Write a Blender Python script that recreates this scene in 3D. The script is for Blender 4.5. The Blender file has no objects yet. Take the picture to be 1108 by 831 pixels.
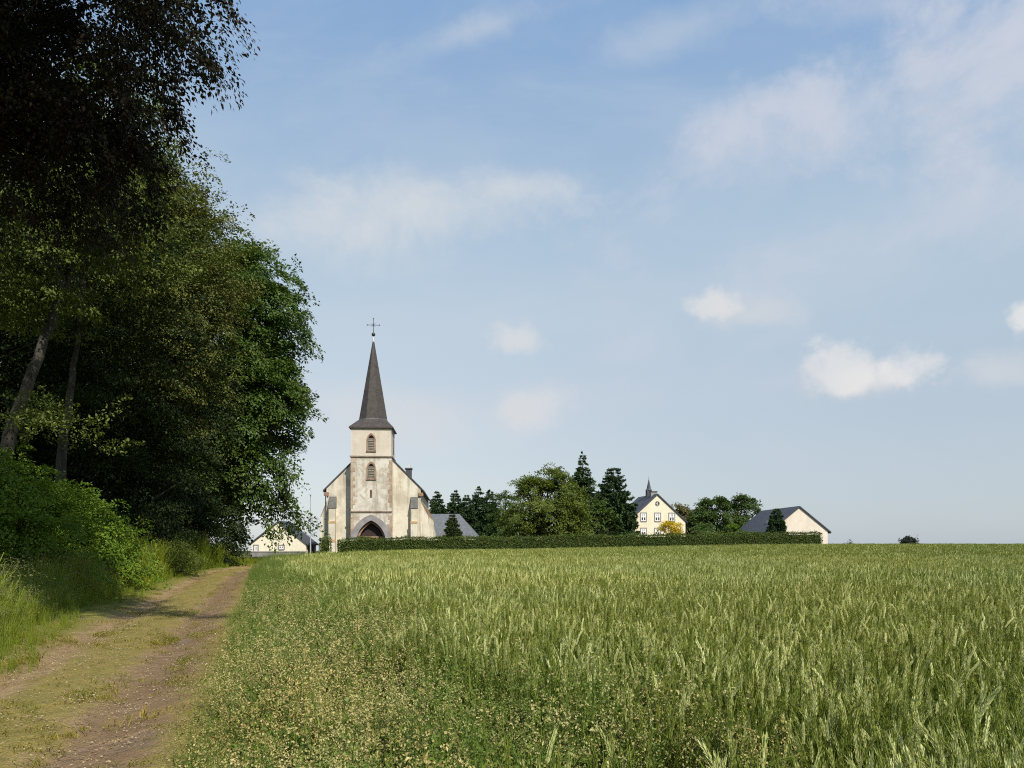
import bpy, math
import numpy as np
from mathutils import Vector, Matrix

S = bpy.context.scene
COL = S.collection
PI = math.pi

# ------------------------------------------------------------------ camera
FPX, CW, CH, HOR = 837.0, 1108.0, 831.0, 588.0
CAMZ = 1.7
cam = bpy.data.objects.new('camera', bpy.data.cameras.new('camera'))
COL.objects.link(cam)
cam.location = (0, 0, CAMZ)
cam.rotation_euler = (PI / 2, 0, 0)          # level, the view raised by lens shift: verticals stay upright
cam.data.sensor_width = 36.0
cam.data.sensor_fit = 'HORIZONTAL'
cam.data.lens = FPX / CW * 36.0
cam.data.shift_y = (HOR - CH / 2) / CW
cam.data.clip_start = 0.05
cam.data.clip_end = 8000
S.camera = cam


def ray(px, py):
    return np.array([(px - CW / 2) / FPX, 1.0, (HOR - py) / FPX])


def P(px, py, Y):
    d = ray(px, py)
    return np.array([0, 0, CAMZ]) + d * (Y / d[1])


# ------------------------------------------------------------------ sun, sky
SUN_EL, SUN_AZ = math.radians(45), math.radians(150)      # azimuth clockwise from +Y
sdir = Vector((math.sin(SUN_AZ) * math.cos(SUN_EL), math.cos(SUN_AZ) * math.cos(SUN_EL), math.sin(SUN_EL)))
sl = bpy.data.lights.new('sun', 'SUN')
sl.energy = 5.0
sl.angle = math.radians(0.53)
sl.color = (1.0, 0.93, 0.82)
so = bpy.data.objects.new('sun', sl)
COL.objects.link(so)
so.rotation_euler = (-sdir).to_track_quat('-Z', 'Y').to_euler()
so.location = (30, -50, 60)

S.view_settings.view_transform = 'Standard'
S.view_settings.look = 'None'
S.view_settings.exposure = 0.15
S.view_settings.gamma = 1.0
S.view_settings.use_curve_mapping = False
S.cycles.use_denoising = False
S.cycles.filter_width = 1.1


class NT:
    """tiny node-tree helper"""
    def __init__(self, tree):
        self.t = tree
        self.n = tree.nodes
        self.l = tree.links

    def node(self, typ, **kw):
        nd = self.n.new(typ)
        for k, v in kw.items():
            setattr(nd, k, v)
        return nd

    def put(self, sock, val):
        if hasattr(val, 'is_linked') or isinstance(val, bpy.types.NodeSocket):
            self.l.new(val, sock)
        elif val is not None:
            if isinstance(val, (tuple, list)) and len(val) == 3 and getattr(sock, 'type', '') == 'RGBA':
                val = (*val, 1)
            sock.default_value = val

    def math(self, op, a, b=None, c=None, clamp=False):
        nd = self.node('ShaderNodeMath', operation=op, use_clamp=clamp)
        self.put(nd.inputs[0], a)
        if b is not None: self.put(nd.inputs[1], b)
        if c is not None: self.put(nd.inputs[2], c)
        return nd.outputs[0]

    def vmath(self, op, a, b=None):
        nd = self.node('ShaderNodeVectorMath', operation=op)
        self.put(nd.inputs[0], a)
        if b is not None: self.put(nd.inputs[1], b)
        return nd.outputs['Value'] if op in ('DOT_PRODUCT', 'LENGTH') else nd.outputs[0]

    def mix(self, f, a, b, blend='MIX'):
        nd = self.node('ShaderNodeMix', data_type='RGBA', blend_type=blend)
        self.put(nd.inputs[0], f)
        self.put(nd.inputs[6], a)
        self.put(nd.inputs[7], b)
        return nd.outputs[2]

    def noise(self, vec, scale, detail=4, rough=0.55, dist=0.0, color=False):
        nd = self.node('ShaderNodeTexNoise')
        if vec is not None: self.l.new(vec, nd.inputs['Vector'])
        nd.inputs['Scale'].default_value = scale
        nd.inputs['Detail'].default_value = detail
        nd.inputs['Roughness'].default_value = rough
        nd.inputs['Distortion'].default_value = dist
        return nd.outputs['Color' if color else 'Fac']

    def mapr(self, v, a, b, c=0.0, d=1.0, smooth=True):
        nd = self.node('ShaderNodeMapRange', interpolation_type='SMOOTHSTEP' if smooth else 'LINEAR')
        self.put(nd.inputs[0], v)
        for i, x in enumerate((a, b, c, d)):
            self.put(nd.inputs[1 + i], x)
        return nd.outputs[0]

    def ramp(self, f, stops):
        nd = self.node('ShaderNodeValToRGB')
        el = nd.color_ramp.elements
        while len(el) < len(stops): el.new(0.5)
        for e, (p, c) in zip(el, stops):
            e.position = p
            e.color = (*c, 1)
        self.put(nd.inputs[0], f)
        return nd.outputs[0]

    def attr(self, name, typ='GEOMETRY'):
        nd = self.node('ShaderNodeAttribute', attribute_type=typ, attribute_name=name)
        return nd.outputs['Fac']


w = bpy.data.worlds.new('World')
S.world = w
w.use_nodes = True
w.node_tree.nodes.clear()
q = NT(w.node_tree)
out = q.node('ShaderNodeOutputWorld')
bg = q.node('ShaderNodeBackground')
bg.inputs['Strength'].default_value = 0.133
q.l.new(bg.outputs[0], out.inputs[0])
sky = q.node('ShaderNodeTexSky', sky_type='NISHITA')
sky.sun_disc = False
sky.sun_elevation = SUN_EL
sky.sun_rotation = SUN_AZ
sky.altitude = 300
sky.air_density = 1.0
sky.dust_density = 1.2
sky.ozone_density = 1.5
tc = q.node('ShaderNodeTexCoord')
gen = tc.outputs['Generated']
sep = q.node('ShaderNodeSeparateXYZ')
q.l.new(gen, sep.inputs[0])
elev = sep.outputs['Z']
lr = q.mapr(sep.outputs['X'], -0.45, 0.5, 0.0, 1.0)
lowc = q.mix(lr, (4.65, 4.9, 5.0), (3.35, 3.8, 4.25))
base = q.mix(q.mapr(elev, 0.06, 0.40), lowc, (3.4, 4.28, 4.95))
base = q.mix(q.mapr(elev, 0.27, 0.66), base, (1.60, 2.80, 4.75))
base = q.mix(0.2, base, sky.outputs[0])
# thin streaky cirrus
vm = q.node('ShaderNodeMapping')
vm.inputs['Scale'].default_value = (1.5, 1.5, 4.0)
q.l.new(gen, vm.inputs[0])
ci = q.noise(vm.outputs[0], 1.5, 7, 0.6, 0.5)
cim = q.mapr(ci, 0.40, 0.80, 0.0, 0.5)
base = q.mix(cim, base, (3.9, 4.4, 5.0))
nz = q.math('ADD', q.math('MULTIPLY', q.noise(gen, 13.0, 8, 0.62, 0.1), 0.75), q.math('MULTIPLY', q.noise(gen, 45.0, 5, 0.6), 0.25))
nzs = q.noise(gen, 6.5, 8, 0.64, 0.25)


def cloud(px, py, wpx, hpx, amp, edge, strength, color, tilt=0.0, nzn=None, flat=0.0):
    """soft cloud at a fixed direction of the sky"""
    global base
    d = ray(px, py); d = d / np.linalg.norm(d)
    r = np.cross(d, [0, 0, 1]); r /= np.linalg.norm(r)
    u = np.cross(r, d)
    r, u = r * math.cos(tilt) + u * math.sin(tilt), u * math.cos(tilt) - r * math.sin(tilt)
    a = q.vmath('DOT_PRODUCT', gen, tuple(r * FPX / wpx))
    b = q.vmath('DOT_PRODUCT', gen, tuple(u * FPX / hpx))
    if flat:
        bn = q.math('MINIMUM', b, 0.0)
        b = q.math('ADD', b, q.math('MULTIPLY', bn, flat))
    rr = q.math('ADD', q.math('MULTIPLY', a, a), q.math('MULTIPLY', b, b))
    v = q.math('SUBTRACT', 1.0, q.math('SQRT', rr))
    v = q.math('ADD', v, q.math('MULTIPLY', q.math('SUBTRACT', nzn or nz, 0.5), amp))
    m = q.mapr(v, 0.0, edge, 0.0, strength)
    front = q.math('GREATER_THAN', q.vmath('DOT_PRODUCT', gen, tuple(d)), 0.0)
    base = q.mix(q.math('MULTIPLY', m, front), base, color)


WH, SOFT, PINK = (5.6, 5.5, 5.4), (4.5, 4.75, 5.0), (4.0, 4.3, 4.95)
cloud(440, 225, 230, 44, 2.4, 1.2, 0.8, SOFT, 0.14, nzs)
cloud(330, 245, 150, 60, 2.2, 1.2, 0.75, SOFT, -0.05, nzs)
cloud(560, 200, 110, 26, 2.4, 1.2, 0.5, SOFT, 0.05, nzs)
cloud(960, 100, 300, 80, 3.0, 1.1, 0.8, PINK, 0.22, nzs)
cloud(1070, 60, 200, 110, 2.8, 1.1, 0.85, PINK, 0.15, nzs)
cloud(830, 115, 120, 36, 3.0, 1.0, 0.7, PINK, 0.1, nzs)
cloud(960, 5, 120, 30, 2.8, 1.1, 0.6, PINK, -0.2, nzs)
cloud(1020, 240, 260, 46, 3.0, 1.3, 0.6, PINK, 0.05, nzs)
cloud(850, 290, 320, 60, 3.0, 1.5, 0.4, PINK, 0.05, nzs)
cloud(525, 28, 130, 20, 3.0, 1.3, 0.45, SOFT, 0.25, nzs)
cloud(740, 30, 140, 24, 3.0, 1.3, 0.35, SOFT, 0.2, nzs)
cloud(430, 452, 150, 44, 2.6, 1.2, 0.6, (4.7, 4.75, 4.9), 0.0, nzs)
cloud(640, 430, 200, 40, 3.0, 1.4, 0.4, PINK, 0.0, nzs)
cloud(567, 442, 56, 34, 3.0, 1.1, 0.6, (5.0, 5.0, 5.0), 0, nz, 0.1)
cloud(556, 370, 38, 28, 3.0, 0.9, 0.65, (5.0, 5.0, 5.0), 0, nz, 0.2)
cloud(812, 342, 60, 22, 2.8, 1.0, 0.5, (4.6, 4.65, 4.8), 0, nz, 0.2)
cloud(768, 331, 36, 22, 3.0, 0.7, 0.75, (5.2, 5.15, 5.1), 0, nz, 0.4)
cloud(685, 380, 70, 30, 2.8, 1.2, 0.4, PINK, 0, nz, 0.2)
cloud(945, 416, 90, 30, 2.6, 1.0, 0.55, (4.5, 4.5, 4.7), 0, nz, 0.3)
cloud(920, 404, 42, 44, 3.3, 0.75, 0.66, WH, 0, nz, 0.6)
cloud(982, 403, 36, 36, 3.3, 0.75, 0.62, WH, 0, nz, 0.6)
cloud(955, 412, 50, 20, 3.0, 0.9, 0.45, WH, 0, nz, 0.3)
cloud(1112, 344, 24, 26, 2.6, 0.6, 0.75, WH, 0, nz, 0.3)
cloud(1078, 402, 50, 26, 2.8, 1.0, 0.5, (4.7, 4.75, 4.9), 0, nz, 0.2)
cloud(830, 415, 70, 32, 2.8, 1.2, 0.4, PINK, 0, nz, 0.2)
q.l.new(base, bg.inputs['Color'])

# ------------------------------------------------------------------ helpers


def ss(x, a, b):
    t = np.clip((np.asarray(x, float) - a) / (b - a), 0, 1)
    return t * t * (3 - 2 * t)


def vnoise(x, y, seed=0):
    """smooth value noise, 0..1"""
    x = np.asarray(x, float); y = np.asarray(y, float)
    xi, yi = np.floor(x).astype(np.int64), np.floor(y).astype(np.int64)
    fx, fy = x - xi, y - yi
    fx, fy = fx * fx * (3 - 2 * fx), fy * fy * (3 - 2 * fy)

    def h(a, b):
        n = (a * 374761393 + b * 668265263 + seed * 974634777) & 0x7fffffff
        n = ((n ^ (n >> 13)) * 1274126177) & 0x7fffffff
        return ((n ^ (n >> 16)) & 0xffff) / 65535.0
    return (h(xi, yi) * (1 - fx) + h(xi + 1, yi) * fx) * (1 - fy) + (h(xi, yi + 1) * (1 - fx) + h(xi + 1, yi + 1) * fx) * fy


def gz(X, Y):
    """height of the ground"""
    X = np.asarray(X, float); Y = np.asarray(Y, float)
    return 0.6 * ss(X, -10, 40) * ss(Y, 30, 100) - 9.0 * ss(Y, 150, 700) - 30 * ss(Y, 600, 3000) - 2.0 * ss(np.abs(X), 150, 700)


def props(o, label=None, cat=None, group=None, kind=None):
    if label: o['label'] = label
    if cat: o['category'] = cat
    if group: o['group'] = group
    if kind: o['kind'] = kind
    return o


def thing(name, label, cat, loc, rz=0.0, group=None):
    o = bpy.data.objects.new(name, None)
    o.empty_display_size = 0.5
    COL.objects.link(o)
    o.location = tuple(float(c) for c in loc)
    o.rotation_euler = (0, 0, rz)
    return props(o, label, cat, group)


def link_mesh(name, me, mats, parent=None):
    for m in (mats if isinstance(mats, (list, tuple)) else [mats]):
        me.materials.append(m)
    o = bpy.data.objects.new(name, me)
    COL.objects.link(o)
    if parent: o.parent = parent
    return o


def np_mesh(name, V, F, mats, parent=None, midx=None, rnd=None, smooth=False, pattr=None):
    """V (n,3); F (m,k) all faces with k corners, or a list of such arrays"""
    Fs = F if isinstance(F, list) else [F]
    me = bpy.data.meshes.new(name)
    V = np.asarray(V, np.float32)
    me.vertices.add(len(V))
    me.vertices.foreach_set('co', V.ravel())
    tot = sum(f.size for f in Fs)
    nf = sum(len(f) for f in Fs)
    me.loops.add(tot)
    me.polygons.add(nf)
    me.loops.foreach_set('vertex_index', np.concatenate([f.ravel() for f in Fs]).astype(np.int32))
    lens = np.concatenate([np.full(len(f), f.shape[1]) for f in Fs])
    st = np.concatenate([[0], np.cumsum(lens)[:-1]]).astype(np.int32)
    me.polygons.foreach_set('loop_start', st)
    if midx is not None: me.polygons.foreach_set('material_index', np.asarray(midx, np.int32))
    me.polygons.foreach_set('use_smooth', np.full(nf, smooth))
    me.update(calc_edges=True)
    if rnd is not None:
        a = me.attributes.new('rnd', 'FLOAT', 'FACE')
        a.data.foreach_set('value', np.asarray(rnd, np.float32))
    for k, v in (pattr or {}).items():
        a = me.attributes.new(k, 'FLOAT', 'POINT')
        a.data.foreach_set('value', np.asarray(v, np.float32))
    return link_mesh(name, me, mats, parent)


class MB:
    """collects polygons, then builds one mesh"""
    def __init__(self):
        self.v, self.f = [], []

    def poly(self, pts):
        n = len(self.v)
        self.v += [tuple(map(float, p)) for p in pts]
        self.f.append(tuple(range(n, n + len(pts))))
        return self

    def box(self, x0, x1, y0, y1, z0, z1):
        n = len(self.v)
        for z in (z0, z1):
            self.v += [(x0, y0, z), (x1, y0, z), (x1, y1, z), (x0, y1, z)]
        for f in ((3, 2, 1, 0), (4, 5, 6, 7), (0, 1, 5, 4), (1, 2, 6, 5), (2, 3, 7, 6), (3, 0, 4, 7)):
            self.f.append(tuple(n + i for i in f))
        return self

    def prism(self, poly, y0, y1):
        """(x,z) outline, counter-clockwise seen from -y, pushed from y0 to y1"""
        n, k = len(self.v), len(poly)
        self.v += [(x, y0, z) for x, z in poly] + [(x, y1, z) for x, z in poly]
        self.f.append(tuple(range(n, n + k)))
        self.f.append(tuple(range(n + 2 * k - 1, n + k - 1, -1)))
        for i in range(k):
            j = (i + 1) % k
            self.f.append((n + i, n + k + i, n + k + j, n + j))
        return self

    def prism_x(self, poly, x0, x1):
        """(y,z) outline pushed along x"""
        n, k = len(self.v), len(poly)
        self.v += [(x0, y, z) for y, z in poly] + [(x1, y, z) for y, z in poly]
        self.f.append(tuple(range(n + k - 1, n - 1, -1)))
        self.f.append(tuple(range(n + k, n + 2 * k)))
        for i in range(k):
            j = (i + 1) % k
            self.f.append((n + i, n + j, n + k + j, n + k + i))
        return self

    def ring(self, outer, inner, y0, y1):
        """band between two outlines with equal point counts, open ended"""
        k = len(outer)
        for i in range(k - 1):
            o0, o1, i0, i1 = outer[i], outer[i + 1], inner[i], inner[i + 1]
            q3 = lambda p, y: (p[0], y, p[1])
            self.poly([q3(o0, y0), q3(i0, y0), q3(i1, y0), q3(o1, y0)])
            self.poly([q3(o0, y1), q3(o1, y1), q3(i1, y1), q3(i0, y1)])
            self.poly([q3(o0, y0), q3(o1, y0), q3(o1, y1), q3(o0, y1)])
            self.poly([q3(i0, y0), q3(i0, y1), q3(i1, y1), q3(i1, y0)])
        for a, b in ((outer[0], inner[0]), (outer[-1], inner[-1])):
            self.poly([(a[0], y0, a[1]), (a[0], y1, a[1]), (b[0], y1, b[1]), (b[0], y0, b[1])])
        return self

    def tube(self, pts, rads, n=8):
        P0 = [np.array(p, float) for p in pts]
        base_i = len(self.v)
        for i, p in enumerate(P0):
            t = P0[min(i + 1, len(P0) - 1)] - P0[max(i - 1, 0)]
            t = t / (np.linalg.norm(t) + 1e-9)
            a = np.cross(t, [0.31, 0.87, 0.12] if abs(t[2]) > 0.9 else [0, 0, 1.0])
            a /= np.linalg.norm(a) + 1e-9
            b = np.cross(t, a)
            for j in range(n):
                th = 2 * PI * j / n
                self.v.append(tuple(p + rads[i] * (math.cos(th) * a + math.sin(th) * b)))
        for i in range(len(P0) - 1):
            for j in range(n):
                k = (j + 1) % n
                self.f.append((base_i + i * n + j, base_i + i * n + k, base_i + (i + 1) * n + k, base_i + (i + 1) * n + j))
        self.f.append(tuple(base_i + j for j in reversed(range(n))))
        self.f.append(tuple(base_i + (len(P0) - 1) * n + j for j in range(n)))
        return self

    def build(self, name, mat, parent=None, smooth=False):
        me = bpy.data.meshes.new(name)
        me.from_pydata(self.v, [], self.f)
        if smooth:
            me.polygons.foreach_set('use_smooth', np.full(len(me.polygons), True))
        me.update()
        return link_mesh(name, me, mat, parent)


def arch(hw, z0, spring, top, n=8):
    """pointed arch outline from lower right over the apex to lower left"""
    # circle through (hw, spring) and (0, top), centred on the springing line
    h = top - spring
    R = (hw * hw + h * h) / (2 * hw)
    cx = hw - R
    a1 = math.atan2(h, -cx)
    right = [(hw, z0)] + [(cx + R * math.cos(a1 * i / n), spring + R * math.sin(a1 * i / n)) for i in range(n + 1)]
    left = [(-x, z) for x, z in reversed(right[:-1])]
    return right + left


# ------------------------------------------------------------------ materials


def new_mat(name):
    m = bpy.data.materials.new(name)
    m.use_nodes = True
    m.node_tree.nodes.clear()
    k = NT(m.node_tree)
    o = k.node('ShaderNodeOutputMaterial')
    return m, k, o


def pbsdf(k, o, color, rough=0.8, spec=0.3, bump=None, bstr=0.3, bdist=0.02, metal=0.0):
    b = k.node('ShaderNodeBsdfPrincipled')
    k.put(b.inputs['Base Color'], color)
    k.put(b.inputs['Roughness'], rough)
    b.inputs['Specular IOR Level'].default_value = spec
    b.inputs['Metallic'].default_value = metal
    if bump is not None:
        bn = k.node('ShaderNodeBump')
        bn.inputs['Strength'].default_value = bstr
        bn.inputs['Distance'].default_value = bdist
        k.l.new(bump, bn.inputs['Height'])
        k.l.new(bn.outputs[0], b.inputs['Normal'])
    k.l.new(b.outputs[0], o.inputs[0])
    return b


def objco(k):
    return k.node('ShaderNodeTexCoord').outputs['Object']


def geopos(k):
    return k.node('ShaderNodeNewGeometry').outputs['Position']


def scaled(k, vec, s):
    m = k.node('ShaderNodeMapping')
    m.inputs['Scale'].default_value = s
    k.l.new(vec, m.inputs[0])
    return m.outputs[0]


def mat_leaf(name, cols, transl=0.28, rough=0.55, spec=0.15, clump=0.35, clump_col=None):
    """cols: 3 colours dark..light chosen per leaf, plus a slow colour drift between clumps"""
    m, k, o = new_mat(name)
    r = k.attr('rnd')
    c = k.ramp(r, [(0.0, cols[0]), (0.55, cols[1]), (1.0, cols[2])])
    n = k.noise(geopos(k), clump, 3, 0.6)
    c = k.mix(k.mapr(n, 0.38, 0.66, 0.0, 0.75), c, k.mix(1.0, c, clump_col or (1.14, 1.06, 0.82), 'MULTIPLY'))
    b = k.node('ShaderNodeBsdfPrincipled')
    k.l.new(c, b.inputs['Base Color'])
    b.inputs['Roughness'].default_value = rough
    b.inputs['Specular IOR Level'].default_value = spec
    t = k.node('ShaderNodeBsdfTranslucent')
    k.l.new(k.mix(1.0, c, (1.25, 1.35, 0.6), 'MULTIPLY'), t.inputs[0])
    mx = k.node('ShaderNodeMixShader')
    mx.inputs[0].default_value = transl
    k.l.new(b.outputs[0], mx.inputs[1])
    k.l.new(t.outputs[0], mx.inputs[2])
    k.l.new(mx.outputs[0], o.inputs[0])
    return m


def mat_crop(name, stops, field_tint=(1.15, 1.0, 0.7), transl=0.3, rough=0.55, fscale=0.09, spec=0.2):
    """crop or grass: colour per blade, per tuft and drifting slowly over the field"""
    m, k, o = new_mat(name)
    r = k.math('ADD', k.math('MULTIPLY', k.attr('rnd'), 0.65), k.math('MULTIPLY', k.attr('tint', 'INSTANCER'), 0.35))
    c = k.ramp(r, stops)
    n = k.noise(geopos(k), fscale, 4, 0.6)
    c = k.mix(k.mapr(n, 0.35, 0.68), c, k.mix(1.0, c, field_tint, 'MULTIPLY'))
    b = k.node('ShaderNodeBsdfPrincipled')
    k.l.new(c, b.inputs['Base Color'])
    b.inputs['Roughness'].default_value = rough
    b.inputs['Specular IOR Level'].default_value = spec
    t = k.node('ShaderNodeBsdfTranslucent')
    k.l.new(c, t.inputs[0])
    mx = k.node('ShaderNodeMixShader')
    mx.inputs[0].default_value = transl
    k.l.new(b.outputs[0], mx.inputs[1])
    k.l.new(t.outputs[0], mx.inputs[2])
    k.l.new(mx.outputs[0], o.inputs[0])
    return m


def mat_plain(name, a, b, scale=2.0, rough=0.8, spec=0.25, bstr=0.2, stretch=(1, 1, 1), metal=0.0):
    m, k, o = new_mat(name)
    v = scaled(k, objco(k), stretch)
    n = k.noise(v, scale, 5, 0.6)
    f = k.noise(v, scale * 9, 3, 0.6)
    c = k.mix(k.mapr(n, 0.3, 0.7), a, b)
    pbsdf(k, o, c, rough, spec, f, bstr, 0.02, metal)
    return m


def mat_plaster(name, cream, stain, amount=0.5, streak=0.5, patch=None):
    """old limewashed render: broad stains, vertical rain streaks, patched spots"""
    m, k, o = new_mat(name)
    v = objco(k)
    big = k.noise(v, 0.35, 6, 0.65, 0.4)
    st = k.noise(scaled(k, v, (1.3, 1.3, 0.10)), 1.1, 6, 0.68)
    mot = k.noise(v, 1.9, 6, 0.7)
    c = k.mix(k.mapr(mot, 0.3, 0.75), cream, tuple(x * 0.86 for x in cream))
    c = k.mix(k.mapr(big, 0.44, 0.62, 0.0, amount), c, stain)
    c = k.mix(k.mapr(st, 0.48, 0.68, 0.0, streak), c, tuple(x * 0.55 for x in stain))
    if patch:
        pm = k.noise(scaled(k, v, (1, 1, 0.8)), 0.9, 3, 0.5, 1.4)
        c = k.mix(k.mapr(pm, 0.555, 0.60, 0.0, 0.55), c, patch)
    pbsdf(k, o, c, 0.9, 0.2, k.noise(v, 14, 4, 0.6), 0.25, 0.02)
    return m


def mat_slate(name, a, b, course=0.22, spots=None):
    m, k, o = new_mat(name)
    v = objco(k)
    n = k.noise(v, 1.3, 6, 0.65)
    c = k.mix(k.mapr(n, 0.3, 0.7), a, b)
    s = k.node('ShaderNodeSeparateXYZ')
    k.l.new(v, s.inputs[0])
    fr = k.math('FRACT', k.math('DIVIDE', s.outputs['Z'], course))
    cell = k.noise(scaled(k, v, (3.5, 3.5, 1 / course)), 1.0, 1, 0.5)
    c = k.mix(k.mapr(cell, 0.35, 0.65, 0.0, 0.5), c, tuple(x * 1.35 for x in b))
    if spots:
        sp = k.noise(v, 2.6, 4, 0.7)
        c = k.mix(k.mapr(sp, 0.68, 0.74, 0.0, 0.7), c, spots)
    pbsdf(k, o, c, 0.62, 0.35, fr, 0.5, 0.02)
    return m


M = {}
M['bark'] = mat_plain('bark', (0.032, 0.028, 0.023), (0.078, 0.072, 0.060), 2.2, 0.9, 0.1, 0.8, (1, 1, 0.35))
M['bark_pale'] = mat_plain('bark_pale', (0.16, 0.145, 0.12), (0.36, 0.335, 0.28), 2.5, 0.9, 0.1, 0.8, (1, 1, 0.35))
M['copper'] = mat_leaf('copper_leaf', [(0.0176, 0.0151, 0.0113), (0.0328, 0.0277, 0.0151), (0.0567, 0.0554, 0.0214)], 0.10, 0.6, 0.12)
M['brown'] = mat_leaf('brown_beech_leaf', [(0.0556, 0.0657, 0.0199), (0.105, 0.1185, 0.0312), (0.1821, 0.1954, 0.0525)], 0.15, 0.6, 0.12)
M['beech'] = mat_leaf('beech_leaf', [(0.0567, 0.081, 0.0216), (0.108, 0.1404, 0.0324), (0.2025, 0.2362, 0.0607)], 0.15, 0.6, 0.12)
M['oak'] = mat_leaf('oak_leaf', [(0.0356, 0.0682, 0.0099), (0.0594, 0.1078, 0.0149), (0.095, 0.154, 0.0218)], 0.22, 0.5, 0.3, 0.35, (1.05, 0.95, 0.8))
M['dark'] = mat_leaf('shade_darkened_leaf', [(0.012, 0.021, 0.006), (0.022, 0.038, 0.010), (0.040, 0.062, 0.015)], 0.12)  # the wood's shade is put into this darker leaf colour
M['bush'] = mat_leaf('bush_leaf', [(0.056, 0.107, 0.0122), (0.107, 0.1784, 0.0193), (0.1836, 0.255, 0.0306)], 0.25)
M['walnut'] = mat_leaf('sunny_broadleaf', [(0.0619, 0.0953, 0.0135), (0.1069, 0.1458, 0.0225), (0.1688, 0.1963, 0.0338)], 0.25, 0.5, 0.3, 0.25)
M['green'] = mat_leaf('mid_broadleaf', [(0.039, 0.0715, 0.0156), (0.065, 0.1105, 0.0234), (0.1105, 0.156, 0.0312)], 0.25, 0.5, 0.3, 0.25)
M['olive'] = mat_leaf('olive_broadleaf', [(0.0978, 0.0978, 0.0345), (0.1495, 0.1437, 0.0517), (0.2185, 0.1898, 0.0747)], 0.25, 0.5, 0.3, 0.25)
M['lime'] = mat_leaf('lime_shrub_leaf', [(0.07, 0.13, 0.014), (0.11, 0.19, 0.02), (0.16, 0.24, 0.03)], 0.3)
M['gold'] = mat_leaf('golden_leaf', [(0.42, 0.33, 0.02), (0.60, 0.48, 0.035), (0.74, 0.62, 0.08)], 0.3)
M['fir'] = mat_leaf('fir_needle', [(0.03, 0.06, 0.0263), (0.0525, 0.0938, 0.0375), (0.0843, 0.1313, 0.0488)], 0.12, 0.6, 0.2, 0.25, (1.1, 1.05, 0.85))
M['fir_pale'] = mat_leaf('pale_fir_needle', [(0.036, 0.06, 0.024), (0.06, 0.09, 0.0312), (0.09, 0.12, 0.0384)], 0.12, 0.6, 0.2, 0.25)
M['far'] = mat_leaf('haze_tinted_leaf', [(0.030, 0.045, 0.035), (0.042, 0.058, 0.045), (0.055, 0.070, 0.052)], 0.1)  # bluish tint puts the haze of distance into the leaf colour
M['hedge'] = mat_leaf('hedge_leaf', [(0.0365, 0.0669, 0.0121), (0.0669, 0.1033, 0.017), (0.1215, 0.158, 0.0267)], 0.22, 0.5, 0.3, 0.8)
M['hedge_core'] = mat_plain('hedge_core', (0.020, 0.032, 0.010), (0.032, 0.048, 0.014), 3.0, 0.95, 0.05)

M['church'] = mat_plaster('church_plaster', (0.68, 0.635, 0.52), (0.44, 0.385, 0.295), 0.75, 0.65)
M['church_old'] = mat_plaster('church_tower_plaster', (0.64, 0.605, 0.52), (0.40, 0.355, 0.285), 0.85, 0.75, (0.36, 0.29, 0.21))
M['belfry'] = mat_plaster('belfry_plaster', (0.62, 0.56, 0.47), (0.50, 0.43, 0.34), 0.4, 0.25)
M['redstone'] = mat_plain('red_brown_sandstone', (0.20, 0.125, 0.085), (0.34, 0.235, 0.16), 1.6, 0.9, 0.15, 0.4)
M['band'] = mat_plain('weathered_band_stone', (0.16, 0.125, 0.095), (0.27, 0.21, 0.16), 1.3, 0.9, 0.15, 0.4)
M['quoin'] = mat_plain('quoin_stone', (0.28, 0.205, 0.145), (0.47, 0.38, 0.285), 1.3, 0.9, 0.15, 0.4)
M['greystone'] = mat_plain('grey_stone', (0.22, 0.205, 0.205), (0.31, 0.29, 0.285), 1.2, 0.9, 0.15, 0.4)
M['ochre'] = mat_plain('ochre_stone', (0.42, 0.26, 0.11), (0.52, 0.36, 0.18), 1.8, 0.9, 0.15, 0.3)
M['spire'] = mat_slate('spire_slate', (0.036, 0.030, 0.027), (0.060, 0.050, 0.044), 0.25, (0.22, 0.19, 0.165))
M['slate'] = mat_slate('slate', (0.040, 0.042, 0.050), (0.062, 0.065, 0.075), 0.22)
M['slate_pale'] = mat_slate('pale_slate', (0.085, 0.095, 0.105), (0.12, 0.13, 0.14), 0.22)
M['capslate'] = mat_plain('cap_slate', (0.085, 0.085, 0.08), (0.14, 0.135, 0.125), 2.0, 0.7, 0.3, 0.3)
M['iron'] = mat_plain('dark_iron', (0.018, 0.018, 0.022), (0.04, 0.04, 0.045), 6.0, 0.5, 0.5, 0.1)
M['zinc'] = mat_plain('pale_zinc', (0.42, 0.44, 0.46), (0.58, 0.60, 0.62), 5.0, 0.5, 0.5, 0.1)
M['door'] = mat_plain('red_brown_door', (0.026, 0.016, 0.014), (0.055, 0.032, 0.026), 3.0, 0.6, 0.3, 0.3, (1, 1, 0.15))
M['louvre'] = mat_plain('weathered_louvre', (0.14, 0.13, 0.11), (0.24, 0.22, 0.18), 4.0, 0.8, 0.2, 0.2)
M['dark_panel'] = mat_plain('painted_dark_interior', (0.012, 0.011, 0.010), (0.02, 0.018, 0.016), 2.0, 0.95, 0.05)  # near-black colour standing in for the darkness inside openings
M['house'] = mat_plaster('house_render', (0.78, 0.71, 0.54), (0.68, 0.60, 0.45), 0.3, 0.12)
M['barn'] = mat_plaster('barn_render', (0.76, 0.67, 0.56), (0.66, 0.57, 0.47), 0.35, 0.15)
M['cottage'] = mat_plaster('cottage_render', (0.80, 0.73, 0.58), (0.70, 0.63, 0.50), 0.3, 0.15)
M['white'] = mat_plain('white_paint', (0.74, 0.74, 0.72), (0.80, 0.80, 0.78), 3.0, 0.5, 0.4, 0.05)
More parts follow.
